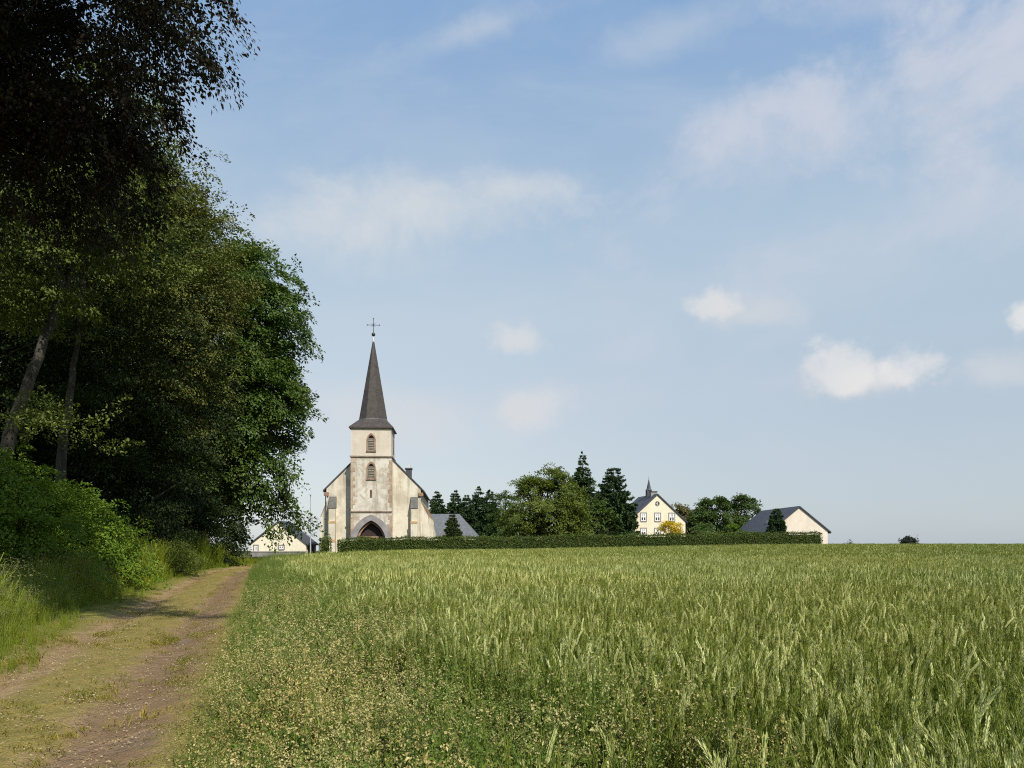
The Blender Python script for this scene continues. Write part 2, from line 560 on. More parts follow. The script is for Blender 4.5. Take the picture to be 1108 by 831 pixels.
M['greytrim'] = mat_plain('grey_window_surround', (0.20, 0.19, 0.175), (0.28, 0.27, 0.25), 3.0, 0.8, 0.2, 0.2)
M['metal'] = mat_plain('galvanised_metal', (0.30, 0.31, 0.33), (0.42, 0.43, 0.45), 3.0, 0.5, 0.5, 0.05)
M['wallgrey'] = mat_plain('weathered_concrete', (0.16, 0.155, 0.145), (0.26, 0.25, 0.235), 1.2, 0.9, 0.15, 0.4)
m, k, o = new_mat('window_glass')
pbsdf(k, o, (0.03, 0.035, 0.04), 0.08, 0.6)
M['glass'] = m

# ------------------------------------------------------------------ ground and track


def track_c(Y):
    Y = np.asarray(Y, float)
    s = -2.25 - 0.322 * Y
    return s + 0.0085 * np.clip(Y - 40, 0, 25) ** 2 + 0.425 * np.clip(Y - 65, 0, None)


def grid_axis(stops):
    out_ = []
    for a, b, n in stops:
        out_ += list(np.linspace(a, b, n, endpoint=False))
    return np.array(out_ + [stops[-1][1]])


gx = grid_axis([(-3000, -400, 14), (-400, -100, 20), (-100, 120, 110), (120, 400, 20), (400, 3000, 14)])
gy = grid_axis([(-300, -20, 12), (-20, 160, 100), (160, 700, 40), (700, 4000, 24)])
GX, GY = np.meshgrid(gx, gy)
GV = np.stack([GX, GY, gz(GX, GY)], -1).reshape(-1, 3)
ii = np.arange(len(gy) - 1)[:, None] * len(gx) + np.arange(len(gx) - 1)[None, :]
GF = np.stack([ii, ii + 1, ii + len(gx) + 1, ii + len(gx)], -1).reshape(-1, 4)
m, k, o = new_mat('field_soil')
pos = geopos(k)
c = k.mix(k.mapr(k.noise(pos, 0.8, 6, 0.65), 0.35, 0.65), (0.055, 0.062, 0.020), (0.085, 0.095, 0.028))
pbsdf(k, o, c, 0.95, 0.1, k.noise(pos, 9, 5, 0.7), 0.6, 0.05)
props(np_mesh('ground', GV, GF, m, smooth=True), 'field soil and grass reaching the horizon', 'ground', kind='structure')

# the track: 6.4 m wide strip, dirt with two ruts, grass crown and grassy margins
tvs = np.concatenate([np.linspace(-6, 30, 240), np.linspace(30.4, 96, 130)])
tus = np.linspace(-3.2, 3.2, 81)
TU, TV = np.meshgrid(tus, tvs)
prof = 0.006 + 0.075 * (1 - ss(np.abs(TU), 1.9, 3.0)) - 0.085 * np.exp(-((np.abs(TU) - 0.85) / 0.33) ** 2)
prof = prof + 0.035 * (vnoise(TU * 2.2, TV * 1.1, 3) - 0.5) + 0.030 * (vnoise(TU * 6, TV * 5, 5) - 0.5)
prof = np.maximum(prof, 0.005)
TX = track_c(TV) + TU
TVv = np.stack([TX, TV, gz(TX, TV) + prof], -1).reshape(-1, 3)
ii = np.arange(len(tvs) - 1)[:, None] * len(tus) + np.arange(len(tus) - 1)[None, :]
TF = np.stack([ii, ii + 1, ii + len(tus) + 1, ii + len(tus)], -1).reshape(-1, 4)
m, k, o = new_mat('track_dirt')
pos = geopos(k)
tu = k.attr('tu')
n1 = k.noise(pos, 1.1, 5, 0.65)
n2 = k.noise(pos, 6.5, 5, 0.7)
n3 = k.noise(pos, 32, 3, 0.7)
n4 = k.noise(pos, 0.55, 4, 0.6)
soil = k.mix(k.mapr(n1, 0.3, 0.7), (0.27, 0.176, 0.082), (0.41, 0.292, 0.145))
soil = k.mix(k.mapr(n2, 0.42, 0.72, 0.0, 0.65), soil, (0.155, 0.092, 0.058))
soil = k.mix(k.mapr(n3, 0.58, 0.76, 0.0, 0.8), soil, (0.50, 0.40, 0.24))
soil = k.mix(k.mapr(n3, 0.42, 0.26, 0.0, 0.5), soil, (0.13, 0.082, 0.05))
au = k.math('ABSOLUTE', tu)
wob = k.math('MULTIPLY', k.math('SUBTRACT', n1, 0.5), 1.1)
wob2 = k.math('MULTIPLY', k.math('SUBTRACT', n2, 0.5), 0.7)
cen = k.mapr(k.math('ADD', k.math('ADD', au, wob), wob2), 0.28, 0.72, 1.0, 0.0)
mar = k.mapr(k.math('ADD', k.math('ADD', au, wob), wob2), 1.12, 1.60)
moss = k.mix(k.mapr(n2, 0.3, 0.7), (0.31, 0.235, 0.060), (0.19, 0.175, 0.036))
moss = k.mix(k.mapr(n3, 0.55, 0.72, 0.0, 0.6), moss, (0.42, 0.36, 0.16))
c = k.mix(k.math('MULTIPLY', k.math('MAXIMUM', cen, mar), 0.88), soil, moss)
lm = k.mapr(k.math('ADD', tu, k.math('MULTIPLY', wob, 0.5)), -0.95, -1.45)
c = k.mix(k.math('MULTIPLY', lm, 0.8), c, k.mix(n2, (0.15, 0.165, 0.022), (0.22, 0.215, 0.035)))
rr_ = k.mapr(k.math('ADD', tu, wob), 0.45, 0.8)
c = k.mix(k.math('MULTIPLY', rr_, k.math('MULTIPLY', k.math('SUBTRACT', 1.0, mar), 0.55)), c, (0.165, 0.103, 0.063))
# smooth dried mud pools in the right-hand rut
pud = k.math('MULTIPLY', k.mapr(n4, 0.56, 0.63), k.mapr(k.math('ABSOLUTE', k.math('SUBTRACT', tu, 0.95)), 0.28, 0.62, 1.0, 0.0))
c = k.mix(pud, c, k.mix(n1, (0.125, 0.080, 0.054), (0.185, 0.125, 0.085)))
hgt = k.math('MULTIPLY', k.math('ADD', k.math('MULTIPLY', n2, 0.8), n3), k.math('SUBTRACT', 1.0, k.math('MULTIPLY', pud, 0.85)))
fine = k.noise(pos, 75, 3, 0.8)
c = k.mix(k.mapr(fine, 0.52, 0.72, 0.0, 0.55), c, (0.46, 0.37, 0.20))
c = k.mix(k.mapr(fine, 0.46, 0.30, 0.0, 0.6), c, (0.10, 0.075, 0.035))
pbsdf(k, o, c, 0.92, 0.15, hgt, 1.0, 0.05)
props(np_mesh('dirt_track', TVv, TF, m, smooth=True, pattr={'tu': TU.ravel()}), 'rutted brown farm track with grass growing along its middle', 'track', kind='structure')

# ------------------------------------------------------------------ scattered vegetation


def norm(a):
    return a / (np.linalg.norm(a, axis=-1, keepdims=True) + 1e-9)


def leaf_quads(C, D, N, L, W, fold=0.12):
    """rhombic leaves; returns V, F"""
    D = norm(D)
    Sd = norm(np.cross(N, D))
    N2 = np.cross(D, Sd)
    L = np.broadcast_to(np.asarray(L, float), (len(C),))[:, None]
    W = np.broadcast_to(np.asarray(W, float), (len(C),))[:, None]
    mid = C + D * L * 0.45
    V = np.stack([C, mid + Sd * W * 0.5 + N2 * L * fold, C + D * L, mid - Sd * W * 0.5 + N2 * L * fold], 1).reshape(-1, 3)
    F = np.arange(len(C) * 4).reshape(-1, 4)
    return V, F


class Tuft:
    """one scattered tuft: quads with a material slot and a random value each"""
    def __init__(self):
        self.v, self.f, self.m, self.r, self.n = [], [], [], [], 0

    def quads(self, V, F, mi, r):
        self.v.append(V)
        self.f.append(F + self.n)
        self.n += len(V)
        self.m.append(np.full(len(F), mi))
        self.r.append(np.broadcast_to(np.asarray(r, float), (len(F),)))

    def strip(self, pts, widths, side, mi, r):
        """flat ribbon along pts"""
        pts = np.array(pts, float)
        side = np.array(side, float)
        wv = np.array(widths)[:, None] * 0.5
        V = np.stack([pts - side * wv, pts + side * wv], 1).reshape(-1, 3)
        n = len(pts) - 1
        i = np.arange(n) * 2
        self.quads(V, np.stack([i, i + 1, i + 3, i + 2], -1), mi, r)

    def spindle(self, pts, rads, mi, r, n=4):
        pts = np.array(pts, float)
        t = norm(pts[-1] - pts[0])
        a = norm(np.cross(t, [0.3, 0.9, 0.2]))
        b = np.cross(t, a)
        th = np.arange(n) * 2 * PI / n
        ringv = np.cos(th)[:, None] * a + np.sin(th)[:, None] * b
        V = (pts[:, None, :] + np.array(rads)[:, None, None] * ringv[None]).reshape(-1, 3)
        F = []
        for s in range(len(pts) - 1):
            for j in range(n):
                F.append([s * n + j, s * n + (j + 1) % n, (s + 1) * n + (j + 1) % n, (s + 1) * n + j])
        self.quads(V, np.array(F), mi, r)

    def done(self):
        return np.concatenate(self.v), np.concatenate(self.f), np.concatenate(self.m), np.concatenate(self.r)


def scatter(name, variants, pts, rot, scl, vidx, tint, mats, label, cat):
    """ONE object of kind stuff: the tuft shapes live in its own mesh and a
    node modifier sets them out on the points of the same mesh"""
    V, F, Mi, R, G = [], [], [], [], []
    n = 0
    for i, (v, f, mm, r) in enumerate(variants):
        V.append(v); F.append(f + n); Mi.append(mm); R.append(r); G.append(np.full(len(v), i))
        n += len(v)
    V.append(pts)
    G.append(100 + vidx)
    ob = np_mesh(name, np.concatenate(V), np.concatenate(F), mats, midx=np.concatenate(Mi), rnd=np.concatenate(R))
    me = ob.data
    me.attributes.new('grp', 'INT', 'POINT').data.foreach_set('value', np.concatenate(G).astype(np.int32))
    z = np.zeros((n, 3))
    me.attributes.new('rot', 'FLOAT_VECTOR', 'POINT').data.foreach_set('vector', np.concatenate([z, rot]).astype(np.float32).ravel())
    me.attributes.new('scl', 'FLOAT_VECTOR', 'POINT').data.foreach_set('vector', np.concatenate([z, scl]).astype(np.float32).ravel())
    me.attributes.new('tint', 'FLOAT', 'POINT').data.foreach_set('value', np.concatenate([np.zeros(n), tint]).astype(np.float32))
    ng = bpy.data.node_groups.new(name + '_layout', 'GeometryNodeTree')
    ng.interface.new_socket('Geometry', in_out='INPUT', socket_type='NodeSocketGeometry')
    ng.interface.new_socket('Geometry', in_out='OUTPUT', socket_type='NodeSocketGeometry')
    N, L = ng.nodes, ng.links
    gi, go = N.new('NodeGroupInput'), N.new('NodeGroupOutput')
    join = N.new('GeometryNodeJoinGeometry')

    def named(nm, t):
        a = N.new('GeometryNodeInputNamedAttribute')
        a.data_type = t
        a.inputs['Name'].default_value = nm
        return a.outputs['Attribute']
    grp = named('grp', 'INT')
    eul = N.new('FunctionNodeEulerToRotation')
    L.new(named('rot', 'FLOAT_VECTOR'), eul.inputs[0])
    sc = named('scl', 'FLOAT_VECTOR')

    def pick(val):
        cmp_ = N.new('FunctionNodeCompare')
        cmp_.data_type = 'INT'
        cmp_.operation = 'EQUAL'
        L.new(grp, cmp_.inputs[2])
        cmp_.inputs[3].default_value = val
        sp = N.new('GeometryNodeSeparateGeometry')
        sp.domain = 'POINT'
        L.new(gi.outputs[0], sp.inputs['Geometry'])
        L.new(cmp_.outputs[0], sp.inputs['Selection'])
        return sp.outputs['Selection']
    for i in range(len(variants)):
        iop = N.new('GeometryNodeInstanceOnPoints')
        L.new(pick(100 + i), iop.inputs['Points'])
        L.new(pick(i), iop.inputs['Instance'])
        L.new(eul.outputs[0], iop.inputs['Rotation'])
        L.new(sc, iop.inputs['Scale'])
        L.new(iop.outputs[0], join.inputs[0])
    L.new(join.outputs[0], go.inputs[0])
    md = ob.modifiers.new('layout', 'NODES')
    md.node_group = ng
    return props(ob, label, cat, kind='stuff')


rng = np.random.default_rng(11)


def wheat_tuft(rs, n, rad, detail, tall=0.88):
    t = Tuft()
    for _ in range(n):
        a, r = rs.uniform(0, 2 * PI), rad * math.sqrt(rs.uniform())
        b = np.array([r * math.cos(a), r * math.sin(a), 0.0])
        h = tall * rs.uniform(0.86, 1.06)
        la = rs.uniform(0, 2 * PI)
        ld = np.array([math.cos(la), math.sin(la), 0])
        lean = rs.uniform(0.04, 0.30)
        top = b + ld * lean * h * 0.6 + np.array([0, 0, h * 0.90])
        mid = b + ld * lean * h * 0.15 + np.array([0, 0, h * 0.5])
        sd = np.array([-ld[1], ld[0], 0])
        rv = rs.uniform()
        if detail: t.strip([b, mid, top], [0.006, 0.005, 0.0035], sd, 0, rv * 0.5)
        # nodding ear
        bend = rs.choice([0.10, 0.32, 1.1], p=[0.60, 0.33, 0.07])
        ed = norm(np.array([0, 0, 1.0]) + ld * bend)
        ed2 = norm(np.array([0, 0, 1.0]) + ld * bend * 2.0)
        el = rs.uniform(0.095, 0.140)
        e0, e1, e2 = top, top + ed * el * 0.5, top + ed * el * 0.5 + ed2 * el * 0.5
        if detail:
            ns = 9
            fr_ = np.repeat((np.arange(ns) + 0.3) / ns, 3)
            ctr = np.where(fr_[:, None] < 0.5, e0 + (e1 - e0) * fr_[:, None] * 2, e1 + (e2 - e1) * (fr_[:, None] * 2 - 1))
            th_ = np.tile(np.arange(3) * 2 * PI / 3, ns) + np.repeat(np.arange(ns) * 1.05, 3)
            rad_ = np.cos(th_)[:, None] * sd + np.sin(th_)[:, None] * norm(np.cross(ed, sd))
            axd = np.where(fr_[:, None] < 0.5, ed, ed2)
            V, F = leaf_quads(ctr + rad_ * 0.0018, axd + rad_ * 0.20, rad_, el * 0.24 * (1.1 - 0.35 * np.abs(fr_ - 0.35)), 0.0064, 0.10)
            t.quads(V, F, 1, np.clip(0.05 + 0.95 * rv ** 1.2 + rs.normal(0, 0.10, len(F)), 0, 1))
            for kx in range(5):
                s0 = e0 + (e1 - e0) * rs.uniform(0.2, 1.0) if kx < 2 else e1 + (e2 - e1) * rs.uniform(0.0, 0.9)
                dv = norm(ed2 + rs.normal(0, 0.11, 3))
                t.strip([s0, s0 + dv * rs.uniform(0.04, 0.075)], [0.0028, 0.0006], norm(np.cross(dv, rs.normal(0, 1, 3))), 1, 0.75 * rv)
        else:
            wd = 0.0165 if detail is False else 0.032
            for sdv in (sd, ld):
                t.strip([e0, e1, e2 + ed2 * 0.04], [0.006, wd, 0.003], norm(sdv - ed * np.dot(sdv, ed)), 1, rv ** 1.4)
        # leaves
        for kx in range(7 if detail else 4):
            la2 = rs.uniform(0, 2 * PI)
            d2 = np.array([math.cos(la2), math.sin(la2), 0])
            z0 = rs.uniform(0.38, 0.80) * h
            p0 = b + (top - b) * (z0 / (h * 0.9))
            ll = rs.uniform(0.16, 0.26)
            up = rs.uniform(1.0, 2.6)
            p1 = p0 + norm(d2 + np.array([0, 0, up * 1.6])) * ll * 0.55
            p2 = p1 + norm(d2 + np.array([0, 0, up * 0.7 - 0.45])) * ll * 0.45
            t.strip([p0, p1, p2], [0.004, 0.0054 if detail else 0.012, 0.001], np.array([-d2[1], d2[0], 0]), 0, rs.uniform())
    return t.done()


def weed_tuft(rs, n, rad, tall, podc, leaves=10):
    """seeding weeds: thin branched stems thick with small pods"""
    t = Tuft()
    for _ in range(n):
        a, r = rs.uniform(0, 2 * PI), rad * math.sqrt(rs.uniform())
        b = np.array([r * math.cos(a), r * math.sin(a), 0.0])
        h = tall * rs.uniform(0.7, 1.1)
        lean = rs.normal(0, 0.10, 3); lean[2] = 0
        top = b + lean + np.array([0, 0, h])
        t.strip([b, (b + top) / 2 + rs.normal(0, 0.01, 3), top], [0.006, 0.005, 0.002], norm(np.append(rs.normal(0, 1, 2), 0)), 0, rs.uniform())
        for br in range(5):
            f0 = rs.uniform(0.45, 0.9)
            p0 = b + (top - b) * f0
            d = norm(np.append(rs.normal(0, 1, 2), rs.uniform(0.8, 2.0)))
            l = h * rs.uniform(0.16, 0.32)
            p1 = p0 + d * l
            t.strip([p0, p1], [0.004, 0.0015], norm(np.cross(d, rs.normal(0, 1, 3))), 0, rs.uniform())
            m_ = podc
            nl = 6
            lump = p0 + d * l * np.linspace(0.3, 1.05, nl)[:, None] + rs.normal(0, 0.014, (nl, 3))
            C = lump[np.arange(m_) % nl] + rs.normal(0, 0.0075, (m_, 3))
            V, F = leaf_quads(C, rs.normal(0, 1, (m_, 3)) + [0, 0, 0.6], rs.normal(0, 1, (m_, 3)), rs.uniform(0.009, 0.019, m_), rs.uniform(0.007, 0.013, m_))
            t.quads(V, F, 1, rs.uniform(0, 1, m_))
        C = b + (top - b) * rs.uniform(0.1, 0.8, (leaves, 1))
        D = rs.normal(0, 1, (leaves, 3)) + [0, 0, 0.8]
        V, F = leaf_quads(C, D, rs.normal(0, 0.5, (leaves, 3)) + [0, 0, 1], rs.uniform(0.05, 0.13, leaves), rs.uniform(0.010, 0.024, leaves))
        t.quads(V, F, 0, rs.uniform(0, 1, leaves))
    return t.done()


def grass_tuft(rs, n, rad, tall, seeds=0.25, width=0.009, spread=0.5):
    t = Tuft()
    for _ in range(n):
        a, r = rs.uniform(0, 2 * PI), rad * math.sqrt(rs.uniform())
        b = np.array([r * math.cos(a), r * math.sin(a), 0.0])
        h = tall * rs.uniform(0.45, 1.1)
        la = rs.uniform(0, 2 * PI)
        d = np.array([math.cos(la), math.sin(la), 0])
        sp_ = rs.uniform(0.05, spread)
        p1 = b + d * h * sp_ * 0.25 + np.array([0, 0, h * 0.55])
        p2 = b + d * h * sp_ * 0.7 + np.array([0, 0, h * 0.9])
        p3 = b + d * h * sp_ * 1.25 + np.array([0, 0, h * (0.98 - sp_ * 0.3)])
        sd = np.array([-d[1], d[0], 0])
        t.strip([b, p1, p2, p3], [width, width * 1.1, width * 0.7, 0.001], sd, 0, rs.uniform())
        if rs.uniform() < seeds:
            mm = 9
            C = p2 + (p3 - p2) * rs.uniform(0, 1.1, (mm, 1)) + rs.normal(0, 0.012, (mm, 3)) + [0, 0, 0.04]
            V, F = leaf_quads(C, norm(p3 - p2) + rs.normal(0, 0.4, (mm, 3)), rs.normal(0, 1, (mm, 3)), rs.uniform(0.02, 0.04, mm), 0.008)
            t.quads(V, F, 1, rs.uniform(0, 1, mm))
    return t.done()


def spread_pts(x0, x1, y0, y1, dens, rs, keep):
    n = int((x1 - x0) * (y1 - y0) * dens)
    X, Y = rs.uniform(x0, x1, n), rs.uniform(y0, y1, n)
    ok = keep(X, Y)
    return X[ok], Y[ok]


def in_view(X, Y, pad=2.2):
    return np.abs(X) < (Y + 1.0) * (CW / 2 / FPX) * 1.06 + pad


def lay(X, Y, rs, smin, smax, nvar, lean=0.06, zoff=0.0):
    n = len(X)
    pts = np.stack([X, Y, gz(X, Y) + zoff], -1)
    rot = np.stack([rs.normal(0, lean, n), rs.normal(0, lean, n), rs.uniform(0, 2 * PI, n)], -1)
    s = rs.uniform(smin, smax, n)
    scl = np.stack([s, s, s * rs.uniform(0.93, 1.07, n)], -1)
    return pts, rot, scl, rs.integers(0, nvar, n), rs.uniform(0, 1, n)


wheat_leaf = mat_crop('wheat_leaf', [(0.0, (0.0725, 0.1107, 0.0156)), (0.5, (0.1163, 0.1628, 0.0219)), (1.0, (0.1783, 0.224, 0.0345))], (1.12, 1.0, 0.8), 0.35, 0.65, 0.09, 0.08)
wheat_ear = mat_crop('wheat_ear', [(0.0, (0.1057, 0.148, 0.0192)), (0.45, (0.2347, 0.2782, 0.0601)), (1.0, (0.7747, 0.8051, 0.4087))], (1.08, 1.0, 0.85), 0.2, 0.6, 0.09, 0.1)


def field_edge(Y):
    """X of the left edge of the crop"""
    return track_c(Y) + 1.72 + 0.25 * (vnoise(Y * 0.9, Y * 0 + 3.3, 8) - 0.5)


def weed_w(Y):
    """width of the weedy strip along the track"""
    return 1.75 + 0.75 * np.exp(-((Y - 5.0) / 3.0) ** 2)


def far_end(X):
    return np.where(X < 43.5, 90.0 + 14.0 * ss(X, -20, 42), 128.0)


def is_field(X, Y):
    return (X > field_edge(Y)) & (Y < far_end(X)) & (Y > 1.6)


def weed_frac(X, Y):
    """share of weeds among the plants at a point"""
    d = X - field_edge(Y)
    wv = vnoise(X * 0.8, Y * 0.8, 21)
    f = 1 - ss(d + (wv - 0.5) * 2.0, weed_w(Y) * 0.55, weed_w(Y) * 1.6)
    # loose patches of weeds in the near crop
    patch = ss(vnoise(X * 0.9 + 7, Y * 0.9, 33), 0.60, 0.74) * (1 - ss(Y, 4.0, 7.5)) * (1 - ss(X, 0.3, 2.0))
    return np.clip(np.maximum(f, patch * 0.85), 0, 1)


rs = np.random.default_rng(5)
near_v = [wheat_tuft(rs, 12, 0.15, True) for _ in range(6)]
mid_v = [wheat_tuft(rs, 12, 0.19, False) for _ in range(5)]
far_v = [wheat_tuft(rs, 22, 0.55, None) for _ in range(4)]


def wheat_keep(X, Y):
    return is_field(X, Y) & in_view(X, Y) & (rs.uniform(0, 1, len(X)) > ss(weed_frac(X, Y), 0.2, 0.95) * 1.01)


X1, Y1 = spread_pts(-8, 12, 1.7, 15, 34, rs, wheat_keep)
X2, Y2 = spread_pts(-22, 32, 15, 42, 17, rs, wheat_keep)
X3, Y3 = spread_pts(-24, 90, 42, 128, 3.4, rs, wheat_keep)
A1, A2, A3 = lay(X1, Y1, rs, 0.90, 1.10, 6, 0.09), lay(X2, Y2, rs, 0.90, 1.10, 5, 0.09), lay(X3, Y3, rs, 0.90, 1.10, 4, 0.07)
cat = lambda i: np.concatenate([A1[i], A2[i], A3[i]])
scatter('wheat_field', near_v + mid_v + far_v, cat(0), cat(1), cat(2),
        np.concatenate([A1[3], A2[3] + 6, A3[3] + 11]), cat(4), [wheat_leaf, wheat_ear],
        'green wheat in ear filling the field in front of the hedge', 'wheat')

weed_stem = mat_crop('weed_stem_leaf', [(0.0, (0.055, 0.0935, 0.0132)), (0.5, (0.1045, 0.154, 0.022)), (1.0, (0.187, 0.231, 0.0396))], (1.0, 1.05, 1.0), 0.2, 0.65, 0.09, 0.1)
weed_pod = mat_crop('weed_pod', [(0.0, (0.155, 0.161, 0.0453)), (0.45, (0.3099, 0.299, 0.107)), (1.0, (0.5652, 0.5244, 0.2634))], (1.06, 0.94, 0.84), 0.12, 0.7, 0.6, 0.1)
weed_green = mat_crop('weed_green_pod', [(0.0, (0.085, 0.14, 0.022)), (0.5, (0.15, 0.21, 0.040)), (1.0, (0.25, 0.29, 0.08))], (0.9, 1.0, 1.0), 0.3, 0.6, 0.6)
weed_v = [weed_tuft(rs, 6, 0.18, 0.90, 33, 11) for _ in range(5)]
weedg_v = [weed_tuft(rs, 7, 0.19, 0.92, 24, 18) for _ in range(4)]
for (v, f, mm, r) in weedg_v: mm[mm == 1] = 2


def weed_keep(X, Y):
    return is_field(X, Y) & in_view(X, Y) & (rs.uniform(0, 1, len(X)) < weed_frac(X, Y))


XW, YW = spread_pts(-9, 4, 1.7, 15, 21, rs, weed_keep)
XV, YV = spread_pts(-20, -2, 15, 60, 13, rs, weed_keep)
XW, YW = np.concatenate([XW, XV]), np.concatenate([YW, YV])
AW = lay(XW, YW, rs, 0.75, 1.12, 5, 0.10)
edge_s = 0.5 + 0.5 * ss(XW - field_edge(YW), 0.0, 0.7)       # low plants at the very edge
AW[2][:] *= edge_s[:, None]
gprob = np.clip(ss(YW, 8, 20) * 0.9 + ss(vnoise(XW * 0.7, YW * 0.7, 51), 0.5, 0.7) * 0.55, 0.14, 0.95)
green = rs.uniform(0, 1, len(XW)) < gprob
AW[3][green] = 5 + rs.integers(0, 4, green.sum())
scatter('field_weeds', weed_v + weedg_v, AW[0], AW[1], AW[2], AW[3], AW[4], [weed_stem, weed_pod, weed_green],
        'pale yellow seeding weeds crowding the edge of the crop by the track', 'weeds')

# verge: tall grass on the left of the track
verge_leaf = mat_crop('verge_grass_blade', [(0.0, (0.1012, 0.1597, 0.016)), (0.5, (0.1748, 0.242, 0.022)), (1.0, (0.2668, 0.3245, 0.04))], (1.2, 1.02, 0.7), 0.35, 0.5, 0.25)
verge_seed = mat_crop('verge_grass_seed', [(0.0, (0.16, 0.17, 0.06)), (0.5, (0.25, 0.25, 0.11)), (1.0, (0.36, 0.35, 0.18))], (1, 1, 1), 0.3)
gr_v = [grass_tuft(rs, 36, 0.20, 1.12, 0.28) for _ in range(5)]
gr_far = [grass_tuft(rs, 40, 0.36, 1.45, 0.2, 0.022) for _ in range(3)]


def verge_d(X, Y):
    return track_c(Y) - 0.62 - 0.88 * ss(Y, 9.5, 17) - X          # distance left of the track's dirt


def verge_keep(X, Y):
    d = verge_d(X, Y) + 0.7 * (vnoise(X * 0.9, Y * 0.5, 61) - 0.5)
    return (d > 0.12) & (d < 6.5) & in_view(X, Y, 1.5)


XG, YG = spread_pts(-22, -3, 6, 26, 15, rs, verge_keep)
XH, YH = spread_pts(-34, -9, 26, 85, 7, rs, verge_keep)
XG, YG = np.concatenate([XG, XH]), np.concatenate([YG, YH])
AG = lay(XG, YG, rs, 0.75, 1.15, 5, 0.10)
fr = YG > 26
AG[3][fr] = 5 + rs.integers(0, 3, fr.sum())
dd = verge_d(XG, YG)
AG[2][:] *= (1 - 0.7 * ss(YG, 52, 66))[:, None]
AG[2][:] *= (0.25 + 0.83 * ss(dd, 0.4, 1.9 - 0.8 * ss(YG, 20, 30)))[:, None] * (0.65 + 0.75 * vnoise(XG * 0.35, YG * 0.35, 71))[:, None]
scatter('verge_grass', gr_v + gr_far, AG[0], AG[1], AG[2], AG[3], AG[4], [verge_leaf, verge_seed],
        'tall yellow green grass on the verge left of the track', 'grass')

# short grass, dry bits and stones on the track itself
short_leaf = mat_crop('track_grass_blade', [(0.0, (0.105, 0.12, 0.018)), (0.5, (0.19, 0.19, 0.030)), (1.0, (0.32, 0.28, 0.075))], (1.2, 1.0, 0.7), 0.3, 0.6, 0.5)
sg_v = [grass_tuft(rs, 24, 0.11, 0.055, 0.0, 0.006, 1.4) for _ in range(4)]


def tpos(X, Y):
    return X - track_c(Y)


def sg_keep(X, Y):
    u = np.abs(tpos(X, Y))
    a = (1 - ss(u + 0.9 * (vnoise(X * 1.2, Y * 1.2, 81) - 0.5), 0.25, 0.6)) * 0.75 + ss(u + 0.9 * (vnoise(X * 1.3, Y * 1.0, 82) - 0.5), 1.15, 1.6)
    a = a * (0.35 + 0.9 * vnoise(X * 3, Y * 3, 83)) + 0.03
    return (u < 2.1) & (rs.uniform(0, 1, len(X)) < a) & in_view(X, Y, 1.0)


XS, YS = spread_pts(-20, 0, 5, 20, 150, rs, sg_keep)
XT, YT = spread_pts(-22, -5, 20, 50, 30, rs, sg_keep)
XS, YS = np.concatenate([XS, XT]), np.concatenate([YS, YT])
AS = lay(XS, YS, rs, 0.5, 1.25, 4, 0.15, 0.03)
AS[2][:] *= np.where(rs.uniform(0, 1, len(XS)) < 0.04, 1.6, 1.0)[:, None]
scatter('track_grass', sg_v, AS[0], AS[1], AS[2], AS[3], AS[4], [short_leaf], 'short worn grass growing along the middle and edges of the track', 'grass')

stone_m = mat_crop('stone_and_litter', [(0.0, (0.16, 0.11, 0.065)), (0.5, (0.30, 0.23, 0.13)), (1.0, (0.46, 0.39, 0.23))], (1, 1, 1), 0.0, 0.9, 1.0)


def pebble(rs):
    t = Tuft()
    for _ in range(5):
        c0 = np.append(rs.uniform(-0.12, 0.12, 2), 0.0)
        s = rs.uniform(0.004, 0.012)
        t.spindle([c0 + [0, 0, -s * 0.3], c0 + [s * .1, 0, s * 0.25], c0 + [0, s * .2, s * 0.6]], [s * 0.9, s, s * 0.35], 0, rs.uniform(), 5)
    for _ in range(9):
        C = np.append(rs.uniform(-0.15, 0.15, 2), 0.012)[None]
        V, F = leaf_quads(C, np.append(rs.normal(0, 1, 2), rs.uniform(-.1, .3))[None], np.append(rs.normal(0, .3, 2), 1)[None], rs.uniform(0.015, 0.04), rs.uniform(0.004, 0.010))
        t.quads(V, F, 0, rs.uniform())
    return t.done()


pb_v = [pebble(rs) for _ in range(5)]
XS, YS = spread_pts(-12, 0, 5, 22, 18, rs, lambda X, Y: (np.abs(tpos(X, Y)) < 1.9) & in_view(X, Y, 1.0))
uu = np.abs(tpos(XS, YS))
AS = lay(XS, YS, rs, 0.6, 1.4, 5, 0.1)
AS[0][:, 2] += 0.006 + 0.075 - 0.07 * np.exp(-((uu - 0.85) / 0.33) ** 2)
scatter('track_stones', pb_v, AS[0], AS[1], AS[2], AS[3], AS[4], [stone_m], 'small stones and dry plant bits strewn over the dirt track', 'stones')

# ------------------------------------------------------------------ trees


def lobe(px, py, Y, rxp, rzp, ry=None):
    c_ = P(px, py, Y)
    s = Y / FPX
    return (*c_, rxp * s, (ry if ry else rxp * s), rzp * s)


